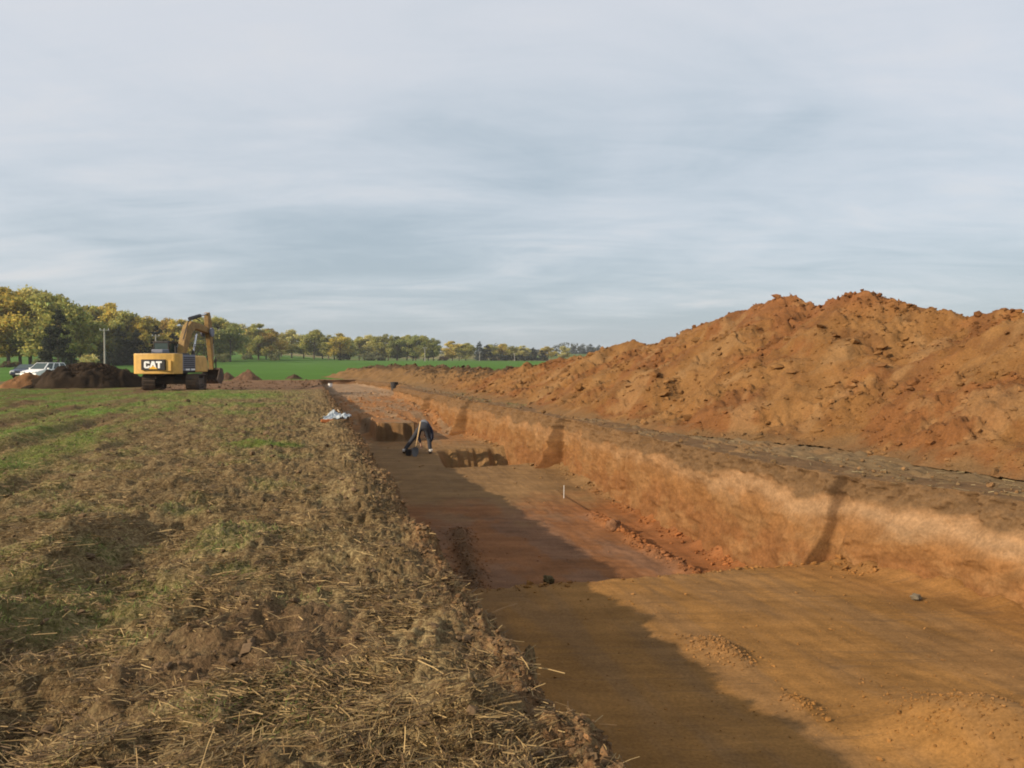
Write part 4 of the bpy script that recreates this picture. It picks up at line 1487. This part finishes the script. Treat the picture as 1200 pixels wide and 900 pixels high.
def build_person(px_, d):
    gx = at(px_, d)
    u, v = uv_of(gx, d)
    z = float(floor_z(np.array([u]), np.array([v]))[0])
    root = empty('person', (gx, d, z), R(0))
    tag(root, 'person in dark clothes bending over with legs apart in the trench', 'person')
    skin_m = plain('skin', (0.45, 0.27, 0.19), 0.6, 0.3)
    hip = (0.02, 0.0, 0.93)
    kL, aL = (-0.34, 0.06, 0.50), (-0.64, 0.02, 0.09)
    kR, aR = (0.19, 0.08, 0.49), (0.24, 0.0, 0.09)
    sp1, ch, nk = (0.02, 0.20, 0.98), (0.03, 0.42, 0.86), (0.03, 0.57, 0.70)
    shL, shR = (-0.16, 0.47, 0.78), (0.21, 0.47, 0.78)
    eL, eR = (-0.22, 0.52, 0.50), (0.26, 0.52, 0.50)
    wL, wR = (-0.14, 0.62, 0.27), (0.16, 0.62, 0.27)
    c = Chain()
    p = c.pt(hip, 0.115)
    for s, k, a in ((-1, kL, aL), (1, kR, aR)):
        h = c.pt((hip[0] + s * 0.10, 0.0, 0.86), 0.085, p)
        c.run(h, [((Vector((hip[0] + s * 0.10, 0, 0.86)).lerp(Vector(k), 0.5)), 0.075), (k, 0.055), (Vector(k).lerp(Vector(a), 0.4), 0.055), (a, 0.038),
                  ((a[0], a[1] + 0.13, 0.035), 0.03)])
    t = c.run(p, [(sp1, 0.12), (ch, (0.14, 0.12)), ])
    n = c.run(t, [(nk, 0.055), ((0.03, 0.64, 0.60), 0.085), ((0.03, 0.70, 0.50), 0.075)])
    c.run(n, [((0.03, 0.60, 0.475), 0.014)])                       # nose
    for s, sh, e, w in ((-1, shL, eL, wL), (1, shR, eR, wR)):
        q = c.run(t, [(sh, 0.06), (e, 0.04), (w, 0.027)])
        palm = c.run(q, [((w[0], w[1] + 0.01, w[2] - 0.07), 0.026)])
        for i, (ox, ln) in enumerate(((-0.030, 0.075), (-0.010, 0.085), (0.010, 0.080), (0.028, 0.062))):
            b = Vector((w[0] + ox, w[1] + 0.015, w[2] - 0.10))
            c.run(palm, [(b, 0.010), (b + Vector((0, 0.012, -ln * 0.55)), 0.009), (b + Vector((0, -0.012, -ln)), 0.007)])
        c.run(palm, [((w[0] - s * 0.038, w[1] + 0.025, w[2] - 0.075), 0.010), ((w[0] - s * 0.045, w[1] + 0.035, w[2] - 0.125), 0.008)])
    me = skin_obj = skin('body', c.v, c.e, c.r, skin_m, root)
    cloth = plain('dark_trousers', (0.038, 0.042, 0.052), 0.9, 0.1, dirt=0.5, scale=7, dcol=(0.06, 0.045, 0.035))
    c = Chain()
    p = c.pt((hip[0], 0.0, 0.95), (0.155, 0.145))
    for s, k, a in ((-1, kL, aL), (1, kR, aR)):
        h = c.pt((hip[0] + s * 0.105, -0.005, 0.86), 0.118, p)
        c.run(h, [((Vector((hip[0] + s * 0.10, 0, 0.86)).lerp(Vector(k), 0.5)), 0.100), (k, 0.078), (Vector(k).lerp(Vector(a), 0.45), 0.074), (Vector(k).lerp(Vector(a), 0.9), 0.070)])
    c.run(p, [((0.02, 0.11, 1.00), (0.15, 0.135))])
    skin('trousers', c.v, c.e, c.r, cloth, root)
    jac = plain('navy_jacket', (0.028, 0.040, 0.075), 0.85, 0.15, dirt=0.3, scale=6)
    c = Chain()
    p = c.pt((0.02, 0.13, 1.01), (0.150, 0.135))
    t = c.run(p, [((0.025, 0.28, 0.96), (0.16, 0.145)), (ch, (0.175, 0.145))])
    c.run(t, [((0.03, 0.52, 0.76), 0.085)])
    for sh, e, w in ((shL, eL, wL), (shR, eR, wR)):
        c.run(t, [(sh, 0.080), (e, 0.058), (Vector(e).lerp(Vector(w), 0.85), 0.044)])
    skin('jacket', c.v, c.e, c.r, jac, root)
    shirt = plain('pale_shirt', (0.20, 0.22, 0.26), 0.8, 0.2)
    c = Chain()
    p = c.pt((0.02, 0.10, 1.008), (0.151, 0.136))
    c.run(p, [((0.02, 0.13, 1.014), (0.151, 0.136))])
    skin('shirt_hem', c.v, c.e, c.r, shirt, root)
    boot = plain('muddy_boots', (0.05, 0.04, 0.033), 0.8, 0.2, dirt=0.6, scale=9, dcol=(0.20, 0.13, 0.08))
    sole = plain('pale_boot_cuff', (0.50, 0.48, 0.44), 0.8, 0.2)
    for a in (aL, aR):
        c = Chain()
        p = c.pt((a[0], a[1] - 0.02, 0.13), 0.060)
        c.run(p, [((a[0], a[1] - 0.02, 0.055), 0.055), ((a[0], a[1] + 0.09, 0.048), 0.050), ((a[0], a[1] + 0.18, 0.040), 0.042)])
        b = skin('boot', c.v, c.e, c.r, boot, root)
        MB().cyl((a[0] + 0.02, a[1] - 0.04, 0.09), (a[0] + 0.02, a[1] - 0.05, 0.15), 0.066, 0.060, 12).build('boot_cuff', sole, b)
    hair = plain('dark_hair', (0.03, 0.022, 0.016), 0.8, 0.2)
    c = Chain()
    p = c.pt((0.03, 0.665, 0.615), 0.088)
    c.run(p, [((0.03, 0.725, 0.53), 0.088), ((0.03, 0.745, 0.47), 0.06)])
    skin('hair', c.v, c.e, c.r, hair, root)
    return root


person = build_person(495.5, 26.0)

# shovel standing upright in the floor in front of the person
sx_, sd = at(486.5, 25.2), 25.2
su, sv_ = uv_of(sx_, sd)
sz_ = float(floor_z(np.array([su]), np.array([sv_]))[0])
sh = empty('shovel', (sx_, sd, sz_))
tag(sh, 'shovel with a pale wooden handle stuck upright in front of the bending person', 'shovel')
MB().cyl((0.0, 0.02, 0.22), (0.155, 0.10, 1.12), 0.019, 0.019, 10).build('handle', M_wood, sh, 0, True)
bl = MB()
rows = [(0.0, -0.03, 0.05, 0.0), (0.10, -0.02, 0.105, 0.02), (0.22, 0.0, 0.115, 0.03), (0.28, 0.01, 0.10, 0.025), (0.30, 0.015, 0.03, 0.02)]
vs_, fs_ = [], []
for z_, y_, w_, b_ in rows:
    for t in (-1, -0.5, 0, 0.5, 1):
        vs_.append((t * w_ - 0.01, y_ + b_ * (1 - t * t), z_))
nr = len(vs_)
vs_ += [(a, b + 0.006, c_) for a, b, c_ in vs_]
for i in range(len(rows) - 1):
    for j in range(4):
        a = i * 5 + j
        fs_.append((a, a + 1, a + 6, a + 5))
        fs_.append((nr + a + 5, nr + a + 6, nr + a + 1, nr + a))
bl.add(vs_, fs_)
bl.build('blade', M_steel, sh)
MB().cyl((0.0, 0.02, 0.20), (0.03, 0.035, 0.36), 0.026, 0.022, 10).build('socket', M_steel, sh)
# black bucket beside the blade


def pail(name, px_, d, r, h, mat, label, cat, handle=True, tilt=0.0, rim=None, zoff=0.0):
    x = at(px_, d)
    u, v = uv_of(x, d)
    z = float(floor_z(np.array([u]), np.array([v]))[0]) + zoff
    o = empty(name, (x, d, z))
    o.rotation_euler = (tilt, 0, 0)
    tag(o, label, cat)
    n = 20
    m = MB()
    prof = [(r * 0.78, 0.0), (r, h), (r * 0.95, h), (r * 0.74, 0.02)]
    vs, fs = [], []
    for rr, zz in prof:
        vs += [(rr * math.cos(6.28319 * i / n), rr * math.sin(6.28319 * i / n), zz) for i in range(n)]
    for k in range(3):
        fs += [(k * n + i, k * n + (i + 1) % n, (k + 1) * n + (i + 1) % n, (k + 1) * n + i) for i in range(n)]
    fs += [tuple(range(n))[::-1], tuple(range(3 * n, 4 * n))]
    m.add(vs, fs)
    m.build('shell', mat, o)
    mm = MB()
    vs, fs = [], []
    prof = [(r * 1.0, h - 0.03), (r * 1.06, h - 0.03), (r * 1.06, h + 0.006), (r * 0.96, h + 0.006)]
    for rr, zz in prof:
        vs += [(rr * math.cos(6.28319 * i / n), rr * math.sin(6.28319 * i / n), zz) for i in range(n)]
    for k in range(3):
        fs += [(k * n + i, k * n + (i + 1) % n, (k + 1) * n + (i + 1) % n, (k + 1) * n + i) for i in range(n)]
    mm.add(vs, fs)
    mm.build('rim', rim or mat, o)
    if handle:
        pts = [(r * 1.05 * math.cos(a), -0.02 + 0.25 * r * math.sin(a), h - 0.01 + r * 0.75 * math.sin(a)) for a in np.linspace(0, math.pi, 9)]
        MB().path(pts, 0.007, 5).build('handle', M_steel, o)
    return o


M_bpl = plain('black_plastic', (0.018, 0.02, 0.024), 0.5, 0.4, dirt=0.3, scale=9)
M_wpl = plain('white_plastic', (0.75, 0.74, 0.72), 0.5, 0.4, dirt=0.3, scale=9)
pail('bucket', 478.5, 25.5, 0.12, 0.19, M_bpl, 'black bucket on the trench floor left of the shovel blade', 'bucket')
pail('bucket', 387, 66, 0.19, 0.34, M_wpl, 'small white bucket with a black rim near the far end of the trench', 'bucket', True, 0.0, M_bpl)
tb = pail('soil_tub', 462, 59.5, 0.30, 0.62, M_bpl, 'black tub standing against the far right side of the trench', 'tub', False)

# ------------------------------------------------------------------ bits on the left edge
px_, d_ = 394, 22.4
cx, cy = at(px_, d_), d_
a = np.linspace(-1, 1, 46)
A, B = np.meshgrid(a, a, indexing='ij')
ro = 1 + 0.25 * fbm(np.arctan2(B, A) * 1.2, 2.0 + 0 * A, 0, 3)
Xb = cx + A * 0.36 * ro + 0.03 * fbm(A * 4, B * 4, 0, 2)
Yb = cy + B * 0.62 * ro
Zb = field_z(Xb, Yb, False) + 0.02 + 0.075 * np.abs(fbm(A * 2.1 + 3, B * 2.1, 0, 4, 0.6)) + 0.10 * np.exp(-((A - 0.45) ** 2 + (B - 0.2) ** 2) / 0.10)
Rb = np.hypot(A, B)
bag = grid_obj('plastic_bag', Xb, Yb, Zb, plain('grey_white_plastic', (0.36, 0.40, 0.42), 0.4, 0.4), None, Rb < 0.98)
bag.modifiers.new('thick', 'SOLIDIFY').thickness = 0.004
tag(bag, 'crumpled pale plastic bag lying on the left edge of the trench', 'plastic bag')
bx_, by_ = at(383, 20.9), 20.9
br = MB(Matrix.Translation((bx_, by_, ground(bx_, by_) + 0.045)) @ Matrix.Rotation(R(18), 4, 'Z')).box(-0.16, 0.16, -0.07, 0.07, -0.05, 0.03)\
    .build('roof_tile', plain('orange_clay', (0.42, 0.145, 0.05), 0.85, 0.1, dirt=0.4, scale=12), None, 0.012)
tag(br, 'orange clay piece lying in the stubble before the plastic bag', 'clay piece')
x0, x1 = at(394.5, 27.5), at(399.5, 23.6)
stk = MB().cyl((x0, 27.5, ground(x0, 27.5) + 0.09), (x1, 23.6, ground(x1, 23.6) + 0.04), 0.025, 0.022, 7).build('wooden_pole', plain('grey_brown_wood', (0.36, 0.26, 0.15), 0.8, 0.15))
tag(stk, 'thin pale wooden pole lying along the trench edge behind the bag', 'pole')
ux, uy = at(661, 18.3), 18.3
u_, v_ = uv_of(ux, uy)
zf_ = float(floor_z(np.array([u_]), np.array([v_]))[0])
peg = MB().cyl((ux, uy, zf_ - 0.05), (ux + 0.004, uy, zf_ + 0.30), 0.008, 0.008, 6).build('marker_peg', M_white)
tag(peg, 'thin white marker peg standing on the reddish trench floor', 'peg')


def clod(px_, d, z_add, r, col, name, label, cat):
    x = at(px_, d)
    u, v = uv_of(x, d)
    z = float(floor_z(np.array([u]), np.array([v]))[0])
    bv, bf = ico(3)
    nz = 1 + 0.5 * fbm(bv[:, 0] * 1.3 + px_, bv[:, 1] * 1.3, bv[:, 2] * 1.3, 3)
    V = bv * nz[:, None] * r
    V[:, 2] = V[:, 2] * 0.75 + z_add
    V += np.array((x, d, z))
    me = new_mesh(name, V, bf.ravel(), 3, np.broadcast_to(np.array(col), V.shape), True, M_dark)
    return tag(link_mesh(name, me), label, cat)


clod(643, 11.8, 0.06, 0.085, (0.10, 0.075, 0.035), 'turf_clod', 'dark turf clod lying alone in the shaded reddish floor', 'clod')
clod(1077, 9.05, 0.03, 0.055, (0.16, 0.13, 0.09), 'grey_stone', 'grey stone on the sunlit floor near the right side of the cut', 'stone')
clod(719, 15.2, 0.05, 0.16, (0.20, 0.10, 0.05), 'soil_lump', 'soil lump at the foot of the cut below the dark crack', 'clod')

# ------------------------------------------------------------------ trees


def leaf_mat(name, rough=0.75):
    m = Mat(name, rough, 0.15)
    oi = N(m.t, 'ShaderNodeObjectInfo')
    m.color(m.mix(1.0, m.attr().outputs['Color'], oi.outputs['Color'], 'MULTIPLY'))
    tr = N(m.t, 'ShaderNodeBsdfTranslucent')
    m.link(m.b.inputs['Base Color'].links[0].from_socket, tr.inputs['Color'])
    ad = N(m.t, 'ShaderNodeMixShader')
    ad.inputs[0].default_value = 0.42
    m.link(m.b.outputs[0], ad.inputs[1])
    m.link(tr.outputs[0], ad.inputs[2])
    out = [n for n in m.t.nodes if n.type == 'OUTPUT_MATERIAL'][0]
    m.link(ad.outputs[0], out.inputs['Surface'])
    return m.m


M_leaf = leaf_mat('tree_leaves')
M_bark = plain('bark', (0.10, 0.08, 0.06), 0.9, 0.05, dirt=0.5, scale=2)


def crown_mesh(name, kind, seed, nleaf, H=20.0):
    r = np.random.default_rng(seed)
    cl = []
    if kind == 'broad':
        nc = r.integers(30, 40)
        for i in range(nc):
            t = r.random() ** 0.85
            z = H * (0.20 + 0.70 * t)
            rad = H * 0.31 * (np.sin(np.pi * (0.20 + 0.74 * t)) ** 0.8) * np.sqrt(r.random()) * 1.05
            a = r.uniform(0, 6.283)
            s = H * r.uniform(0.07, 0.13) * (1.1 - 0.35 * t)
            cl.append((rad * np.cos(a), rad * np.sin(a), z, s, r.uniform(0.72, 1.25)))
    elif kind == 'cone':
        for i in range(60):
            t = r.random() ** 1.2
            z = H * (0.05 + 0.93 * t)
            rad = H * 0.36 * (1 - t) ** 0.75 * np.sqrt(r.random())
            a = r.uniform(0, 6.283)
            cl.append((rad * np.cos(a), rad * np.sin(a), z, H * 0.085 * (1.15 - 0.7 * t), r.uniform(0.7, 1.2)))
    else:
        for i in range(18):
            a = r.uniform(0, 6.283)
            rad = H * 0.55 * np.sqrt(r.random())
            cl.append((rad * np.cos(a), rad * np.sin(a), H * r.uniform(0.15, 0.80) * (1 - 0.4 * (rad / H / 0.55) ** 2), H * r.uniform(0.14, 0.24), r.uniform(0.75, 1.2)))
    cl = np.array(cl)
    w = cl[:, 3] ** 2
    ci = r.choice(len(cl), nleaf, p=w / w.sum())
    dv = r.normal(size=(nleaf, 3))
    dv /= np.linalg.norm(dv, axis=1)[:, None]
    rr = r.random(nleaf) ** 0.45 * r.lognormal(0.0, 0.16, nleaf)
    c = cl[ci, :3] + dv * (cl[ci, 3] * rr)[:, None] * np.array((1.15, 1.15, 0.9))
    c[:, 2] = np.maximum(c[:, 2], 0.3 if kind != 'broad' else H * 0.14)
    ls = H * r.uniform(0.010, 0.024, nleaf) * (1.25 if kind == 'bush' else 1.0) * (2.0 if kind == 'bush' else 1.0)
    q1 = r.normal(size=(nleaf, 3)) + dv * 0.2
    q1 /= np.linalg.norm(q1, axis=1)[:, None]
    q2 = np.cross(q1, r.normal(size=(nleaf, 3)))
    q2 /= np.linalg.norm(q2, axis=1)[:, None]
    P = np.stack([c - q1 * ls[:, None] * 1.2, c + q2 * ls[:, None] * 0.7, c + q1 * ls[:, None] * 1.2, c - q2 * ls[:, None] * 0.7], 1)
    tint = cl[ci, 4] * r.uniform(0.65, 1.25, nleaf)
    hue = r.normal(0, 0.10, nleaf)
    col = np.stack([tint * (1 + hue), tint, tint * (1 - hue)], -1)
    me = new_mesh(name, P.reshape(-1, 3), np.arange(nleaf * 4), 4, np.repeat(col, 4, 0), False, M_leaf)
    return me, cl


def trunk_mesh(kind, cl, seed, H=20.0):
    r = np.random.default_rng(seed)
    m = MB()
    if kind == 'bush':
        for i in range(6):
            a = r.uniform(0, 6.283)
            m.path([(0.1 * math.cos(a), 0.1 * math.sin(a), 0), (H * 0.2 * math.cos(a), H * 0.2 * math.sin(a), H * 0.5)], [H * 0.02, H * 0.008], 5)
    else:
        lean = r.uniform(-0.02, 0.02, 2) * H
        pts = [(lean[0] * t, lean[1] * t, H * 0.9 * t - 0.2) for t in (0, 0.25, 0.5, 0.75, 1.0)]
        m.path(pts, [H * 0.020, H * 0.016, H * 0.012, H * 0.007, H * 0.002], 8)
        for i in r.choice(len(cl), min(14, len(cl)), replace=False):
            c = cl[i]
            z0 = max(H * 0.16, c[2] - H * 0.22 - 0.3 * math.hypot(c[0], c[1]))
            t = z0 / (H * 0.9)
            a = Vector((lean[0] * t, lean[1] * t, z0))
            b = Vector(c[:3])
            mid = a.lerp(b, 0.55) + Vector((0, 0, -0.04 * H))
            m.path([a, mid, b], [H * 0.008, H * 0.005, H * 0.002], 5)
    return m


PROTO = {}
for kind, key, seeds, nl in (('broad', 'broad', (11, 12, 13, 14, 15), 6500), ('cone', 'cone', (31, 32), 5200), ('bush', 'bush', (41, 42, 43), 1500)):
    for i, sd in enumerate(seeds):
        me, cl = crown_mesh('crown', kind, sd, nl)
        tm = trunk_mesh(kind, cl, sd)
        tme = bpy.data.meshes.new('trunk')
        tme.from_pydata(tm.v, [], tm.f)
        tme.update()
        tme.materials.append(M_bark)
        PROTO[(key, i)] = (me, tme)

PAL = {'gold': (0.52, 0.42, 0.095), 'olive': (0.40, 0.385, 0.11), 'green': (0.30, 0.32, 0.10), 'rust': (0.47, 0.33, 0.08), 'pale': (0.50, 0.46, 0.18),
       'dark': (0.034, 0.043, 0.025), 'bluegreen': (0.080, 0.105, 0.090), 'brown': (0.15, 0.10, 0.055), 'murky': (0.19, 0.195, 0.085)}
LOOK = {'gold': 'golden yellow', 'olive': 'olive yellow', 'green': 'dull green', 'rust': 'rusty orange', 'pale': 'pale yellow', 'dark': 'very dark green', 'bluegreen': 'bluish green',
        'brown': 'brown', 'murky': 'dark olive'}
ORD = ['first', 'second', 'third', 'fourth', 'fifth', 'sixth', 'seventh', 'eighth', 'ninth', 'tenth']
NAMES = {'broad': ('broadleaf_tree', 'tree', 'autumn tree'), 'cone': ('evergreen_tree', 'tree', 'evergreen tree'), 'bush': ('shrub', 'shrub', 'shrub')}


def plant_tree(kind, var, px_, top, d, pal, wscale, label, group):
    x = at(px_, d)
    z0 = float(far_z(np.array([x]), np.array([d]))[0])
    h = EYE + (HORIZON - top) / FPX * d - z0
    nm, cat, _ = NAMES[kind]
    t = empty(nm, (x, d, z0 - 0.05), random.uniform(0, 6.28))
    s = h / 20.0
    t.scale = (s * wscale, s * wscale, s)
    tag(t, label, cat, group)
    me, tme = PROTO[(kind, var)]
    c = link_mesh('crown', me, t)
    f = random.uniform(0.88, 1.12)
    c.color = (PAL[pal][0] * f, PAL[pal][1] * f, PAL[pal][2] * f, 1)
    link_mesh('trunk', tme, t)


ROWS = [
    ('in the tall row behind the cars', 'trees behind the parked cars', 'broad', 208, 5,
     [(-42, 334, 'olive'), (-14, 335, 'rust'), (10, 331, 'gold'), (36, 331, 'pale'), (60, 337, 'olive'), (84, 345, 'olive')], 1.05),
    ('in the row left of the excavator', 'trees left of the excavator', 'broad', 262, 6,
     [(104, 352, 'olive'), (127, 351, 'gold'), (149, 361, 'olive'), (171, 367, 'gold')], 1.05),
    ('in the row right behind the excavator', 'trees behind the excavator', 'broad', 318, 6,
     [(190, 369, 'rust'), (211, 370, 'gold'), (231, 367, 'olive'), (254, 368, 'olive'), (270, 376, 'green')], 1.2),
    ('in the clump right of the excavator arm', 'trees right of the excavator arm', 'broad', 372, 4,
     [(286, 377, 'pale'), (303, 376, 'olive'), (318, 383, 'rust')], 1.25),
    ('in the loose group at the meadow edge', 'loose trees at the meadow edge', 'broad', 432, 5,
     [(342, 384, 'pale'), (368, 384, 'olive'), (385, 391, 'olive'), (399, 388, 'gold')], 1.25),
    ('in the long even row', 'long even row of trees', 'broad', 478, 6,
     [(421, 392, 'olive'), (433, 391, 'pale'), (444, 392, 'olive'), (455, 390, 'olive'), (466, 392, 'green'), (477, 390, 'olive'), (487, 391, 'green'), (497, 391, 'olive'), (508, 394, 'green')], 1.25),
    ('of the pair beyond the long row', 'pair of trees', 'broad', 512, 5, [(530, 398, 'gold'), (546, 400, 'olive')], 1.5),
    ('in the mixed farthest row', 'mixed far trees', 'broad', 566, 8,
     [(574, 402, 'olive'), (589, 401, 'gold'), (602, 404, 'olive'), (613, 404, 'pale'), (642, 405, 'gold'), (660, 405, 'pale')], 1.5),
]
vi = 0
for where, grp, kind, d0, dj, items, ws in ROWS:
    for i, (px_, top, pal) in enumerate(items):
        plant_tree(kind, vi % 5, px_, top + random.uniform(-0.6, 0.6), d0 + random.uniform(-dj, dj), pal, ws * random.uniform(0.92, 1.1),
                   f'{LOOK[pal]} {NAMES[kind][2]}, {ORD[i]} from the left {where}', grp)
        vi += 1
# second, lower rank that closes the gaps of the left rows
for i, (px_, top, d, pal) in enumerate([(-30, 352, 232, 'olive'), (-2, 352, 230, 'gold'), (24, 352, 228, 'olive'), (50, 354, 232, 'olive'), (74, 358, 240, 'gold'), (95, 362, 252, 'olive')]):
    plant_tree('broad', (vi + 2) % 5, px_, top, d, pal, 1.25, f'lower {LOOK[pal]} tree, {ORD[i]} from the left behind the tall row', 'lower trees behind the tall row')
    vi += 1
for i, (px_, top, d, pal) in enumerate([(138, 374, 285, 'olive'), (162, 378, 290, 'gold'), (201, 380, 335, 'olive'), (222, 381, 338, 'gold'), (243, 379, 338, 'olive'), (263, 384, 342, 'olive')]):
    plant_tree('broad', (vi + 2) % 5, px_, top, d, pal, 1.25, f'lower {LOOK[pal]} tree, {ORD[i]} from the left behind the excavator', 'lower trees behind the excavator')
    vi += 1
EV = [(69, 362, 172, 'dark', 0.95, 'large dark conical evergreen standing behind the white car'),
      (140, 382, 236, 'dark', 1.25, 'dark rounded evergreen to the left of the excavator'),
      (160, 386, 240, 'dark', 1.25, 'dark evergreen between the rounded one and the excavator'),
      (184, 381, 262, 'dark', 1.2, 'dark evergreen showing above the excavator counterweight'),
      (204, 390, 265, 'dark', 1.3, 'low dark evergreen behind the excavator cab'),
      (562, 400, 552, 'bluegreen', 1.2, 'bluish dark evergreen next to the pair of far trees'),
      (571, 404, 548, 'dark', 1.5, 'very dark low evergreen in the far mixed row'),
      (625, 407, 556, 'dark', 1.5, 'dark evergreen behind the small pointed soil peak'),
      (635, 410, 552, 'dark', 1.8, 'low spreading dark evergreen right of the pointed soil peak'),
      (652, 408, 640, 'bluegreen', 1.6, 'small bluish evergreen between the two last yellow trees')]
for i, (px_, top, d, pal, ws, lab) in enumerate(EV):
    plant_tree('cone', i % 2, px_, top, d, pal, ws, lab, None)
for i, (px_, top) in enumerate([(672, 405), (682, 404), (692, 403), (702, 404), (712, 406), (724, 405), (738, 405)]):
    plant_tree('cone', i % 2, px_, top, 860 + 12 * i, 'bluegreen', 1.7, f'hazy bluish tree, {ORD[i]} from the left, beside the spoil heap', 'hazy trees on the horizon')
for i, (px_, top, d, pal) in enumerate([(294, 386, 388, 'olive'), (312, 388, 390, 'gold'), (330, 392, 440, 'olive'), (356, 391, 446, 'green'), (378, 393, 446, 'olive'), (392, 395, 446, 'olive'),
                                          (410, 397, 470, 'green')]):
    plant_tree('broad', (vi + 1) % 5, px_, top, d, pal, 1.45, f'lower {LOOK[pal]} tree, {ORD[i]} from the left behind the meadow edge', 'lower trees behind the meadow edge')
    vi += 1
for i, (px_, top, d, pal) in enumerate([(427, 399, 500, 'murky'), (446, 400, 500, 'olive'), (465, 399, 500, 'murky'), (484, 400, 500, 'murky'), (502, 401, 500, 'murky'),
                                          (538, 406, 530, 'olive'), (581, 408, 585, 'murky'), (597, 409, 585, 'olive'), (617, 409, 585, 'murky')]):
    plant_tree('broad', (vi + 1) % 5, px_, top, d, pal, 1.6, f'lower {LOOK[pal]} tree, {ORD[i]} from the left behind the far rows', 'lower trees behind the far rows')
    vi += 1
SH = [(104, 411, 180, 'pale', 'pale yellow shrub right of the large dark evergreen'), (290, 412, 362, 'murky', 'dark shrub under the trees right of the excavator arm'),
      (322, 410, 366, 'murky', 'dark olive shrub at the right end of the clump by the excavator arm'), (437, 409, 466, 'murky', 'dark shrub under the left end of the long even row'),
      (403, 413, 425, 'dark', 'dark low shrub under the last tree of the loose group'), (520, 416, 500, 'brown', 'brown shrub left of the pair of far trees'),
      (8, 421, 190, 'brown', 'brown shrub at the foot of the first tall tree'), (20, 422, 192, 'brown', 'second brown shrub at the foot of the tall trees'),
      (46, 418, 186, 'murky', 'olive shrub left of the large dark evergreen'), (128, 409, 228, 'dark', 'dark shrub at the foot of the rounded evergreen'),
      (230, 411, 300, 'murky', 'dark shrub seen between excavator boom and arm'), (262, 411, 305, 'murky', 'dark shrub just right of the excavator arm'),
      (585, 413, 545, 'dark', 'dark shrub under the far mixed row, left one'), (600, 414, 545, 'dark', 'dark shrub under the middle of the far mixed row'),
      (614, 414, 545, 'dark', 'dark shrub under the far mixed row, right one')]
for i, (px_, top, d, pal, lab) in enumerate(SH):
    plant_tree('bush', i % 3, px_, top, d, pal, 1.0 if d < 400 else 1.6, lab, None)
# far woods that read as one band
n = 26000
px_ = np.concatenate([rng.uniform(-150, 760, n // 2), rng.uniform(-150, 420, n - n // 2)])
d = np.where(np.arange(n) < n // 2, rng.uniform(900, 960, n), rng.uniform(620, 660, n))
x = at(px_, d)
hgt = (5 + 7 * ss(-0.3, 0.4, perlin(x / 45.0, d / 300.0)) + 2.0 * perlin(x / 9.0, 3.0)) * np.where(np.arange(n) < n // 2, 1.1, 0.55)
z = far_z(x, d) + np.maximum(hgt, 0.5) * rng.random(n) ** 0.7
c = np.stack([x, d, z], -1)
q1 = rng.normal(size=(n, 3))
q1 /= np.linalg.norm(q1, axis=1)[:, None]
q2 = np.cross(q1, rng.normal(size=(n, 3)))
q2 /= np.linalg.norm(q2, axis=1)[:, None]
ls = rng.uniform(0.5, 1.2, n)[:, None]
P = np.stack([c - q1 * ls, c + q2 * ls, c + q1 * ls, c - q2 * ls], 1)
me = new_mesh('far_wood', P.reshape(-1, 3), np.arange(n * 4), 4, np.repeat(np.ones((n, 3)) * rng.uniform(0.7, 1.3, (n, 1)), 4, 0), False, M_leaf)
fw = link_mesh('far_wood', me)
fw.color = (0.075, 0.080, 0.040, 1)
tag(fw, kind='stuff')

# ------------------------------------------------------------------ utility poles


def pole(px_, top, d, label):
    x = at(px_, d)
    z0 = float(far_z(np.array([x]), np.array([d]))[0])
    h = EYE + (HORIZON - top) / FPX * d - z0
    t = empty('utility_pole', (x, d, z0 - 0.1), R(20))
    tag(t, label, 'utility pole', 'poles of the power line')
    MB().cyl((0, 0, 0), (0, 0, h), 0.19, 0.13, 8).build('post', M_conc, t)
    arm = MB().box(-0.9, 0.9, -0.08, 0.08, h - 0.35, h - 0.20).build('crossarm', M_conc, t)
    for k in (-0.8, 0.0, 0.8):
        MB().cyl((k, 0, h - 0.2), (k, 0, h + 0.12), 0.06, 0.05, 6).build('insulator', M_white, arm)


for px_, top, d, lab in ((123, 385, 165, 'grey utility pole in front of the dark rounded evergreen'), (183, 392, 200, 'grey utility pole with a crossarm showing above the excavator counterweight'),
                         (498, 407, 378, 'pale utility pole before the right end of the long even tree row'), (562, 412, 480, 'pale utility pole before the bluish dark evergreen'),
                         (603, 414, 540, 'tiny utility pole left of the small pointed soil peak'), (632, 415, 560, 'tiny utility pole to the right of the pointed soil peak')):
    pole(px_, top, d, lab)

# ------------------------------------------------------------------ light haze in the far air
hz_m = bpy.data.materials.new('autumn_haze')
hz_m.use_nodes = True
ht = hz_m.node_tree
ht.nodes.clear()
ho = ht.nodes.new('ShaderNodeOutputMaterial')
hv = ht.nodes.new('ShaderNodeVolumePrincipled')
hv.inputs['Color'].default_value = (0.90, 0.93, 0.97, 1)
hv.inputs['Density'].default_value = 0.00018
hv.inputs['Anisotropy'].default_value = 0.3
ht.links.new(hv.outputs[0], ho.inputs['Volume'])
hb = MB().box(-4300, 3600, -1500, 4500, -9, 42).build('haze', hz_m)
tag(hb, kind='stuff')
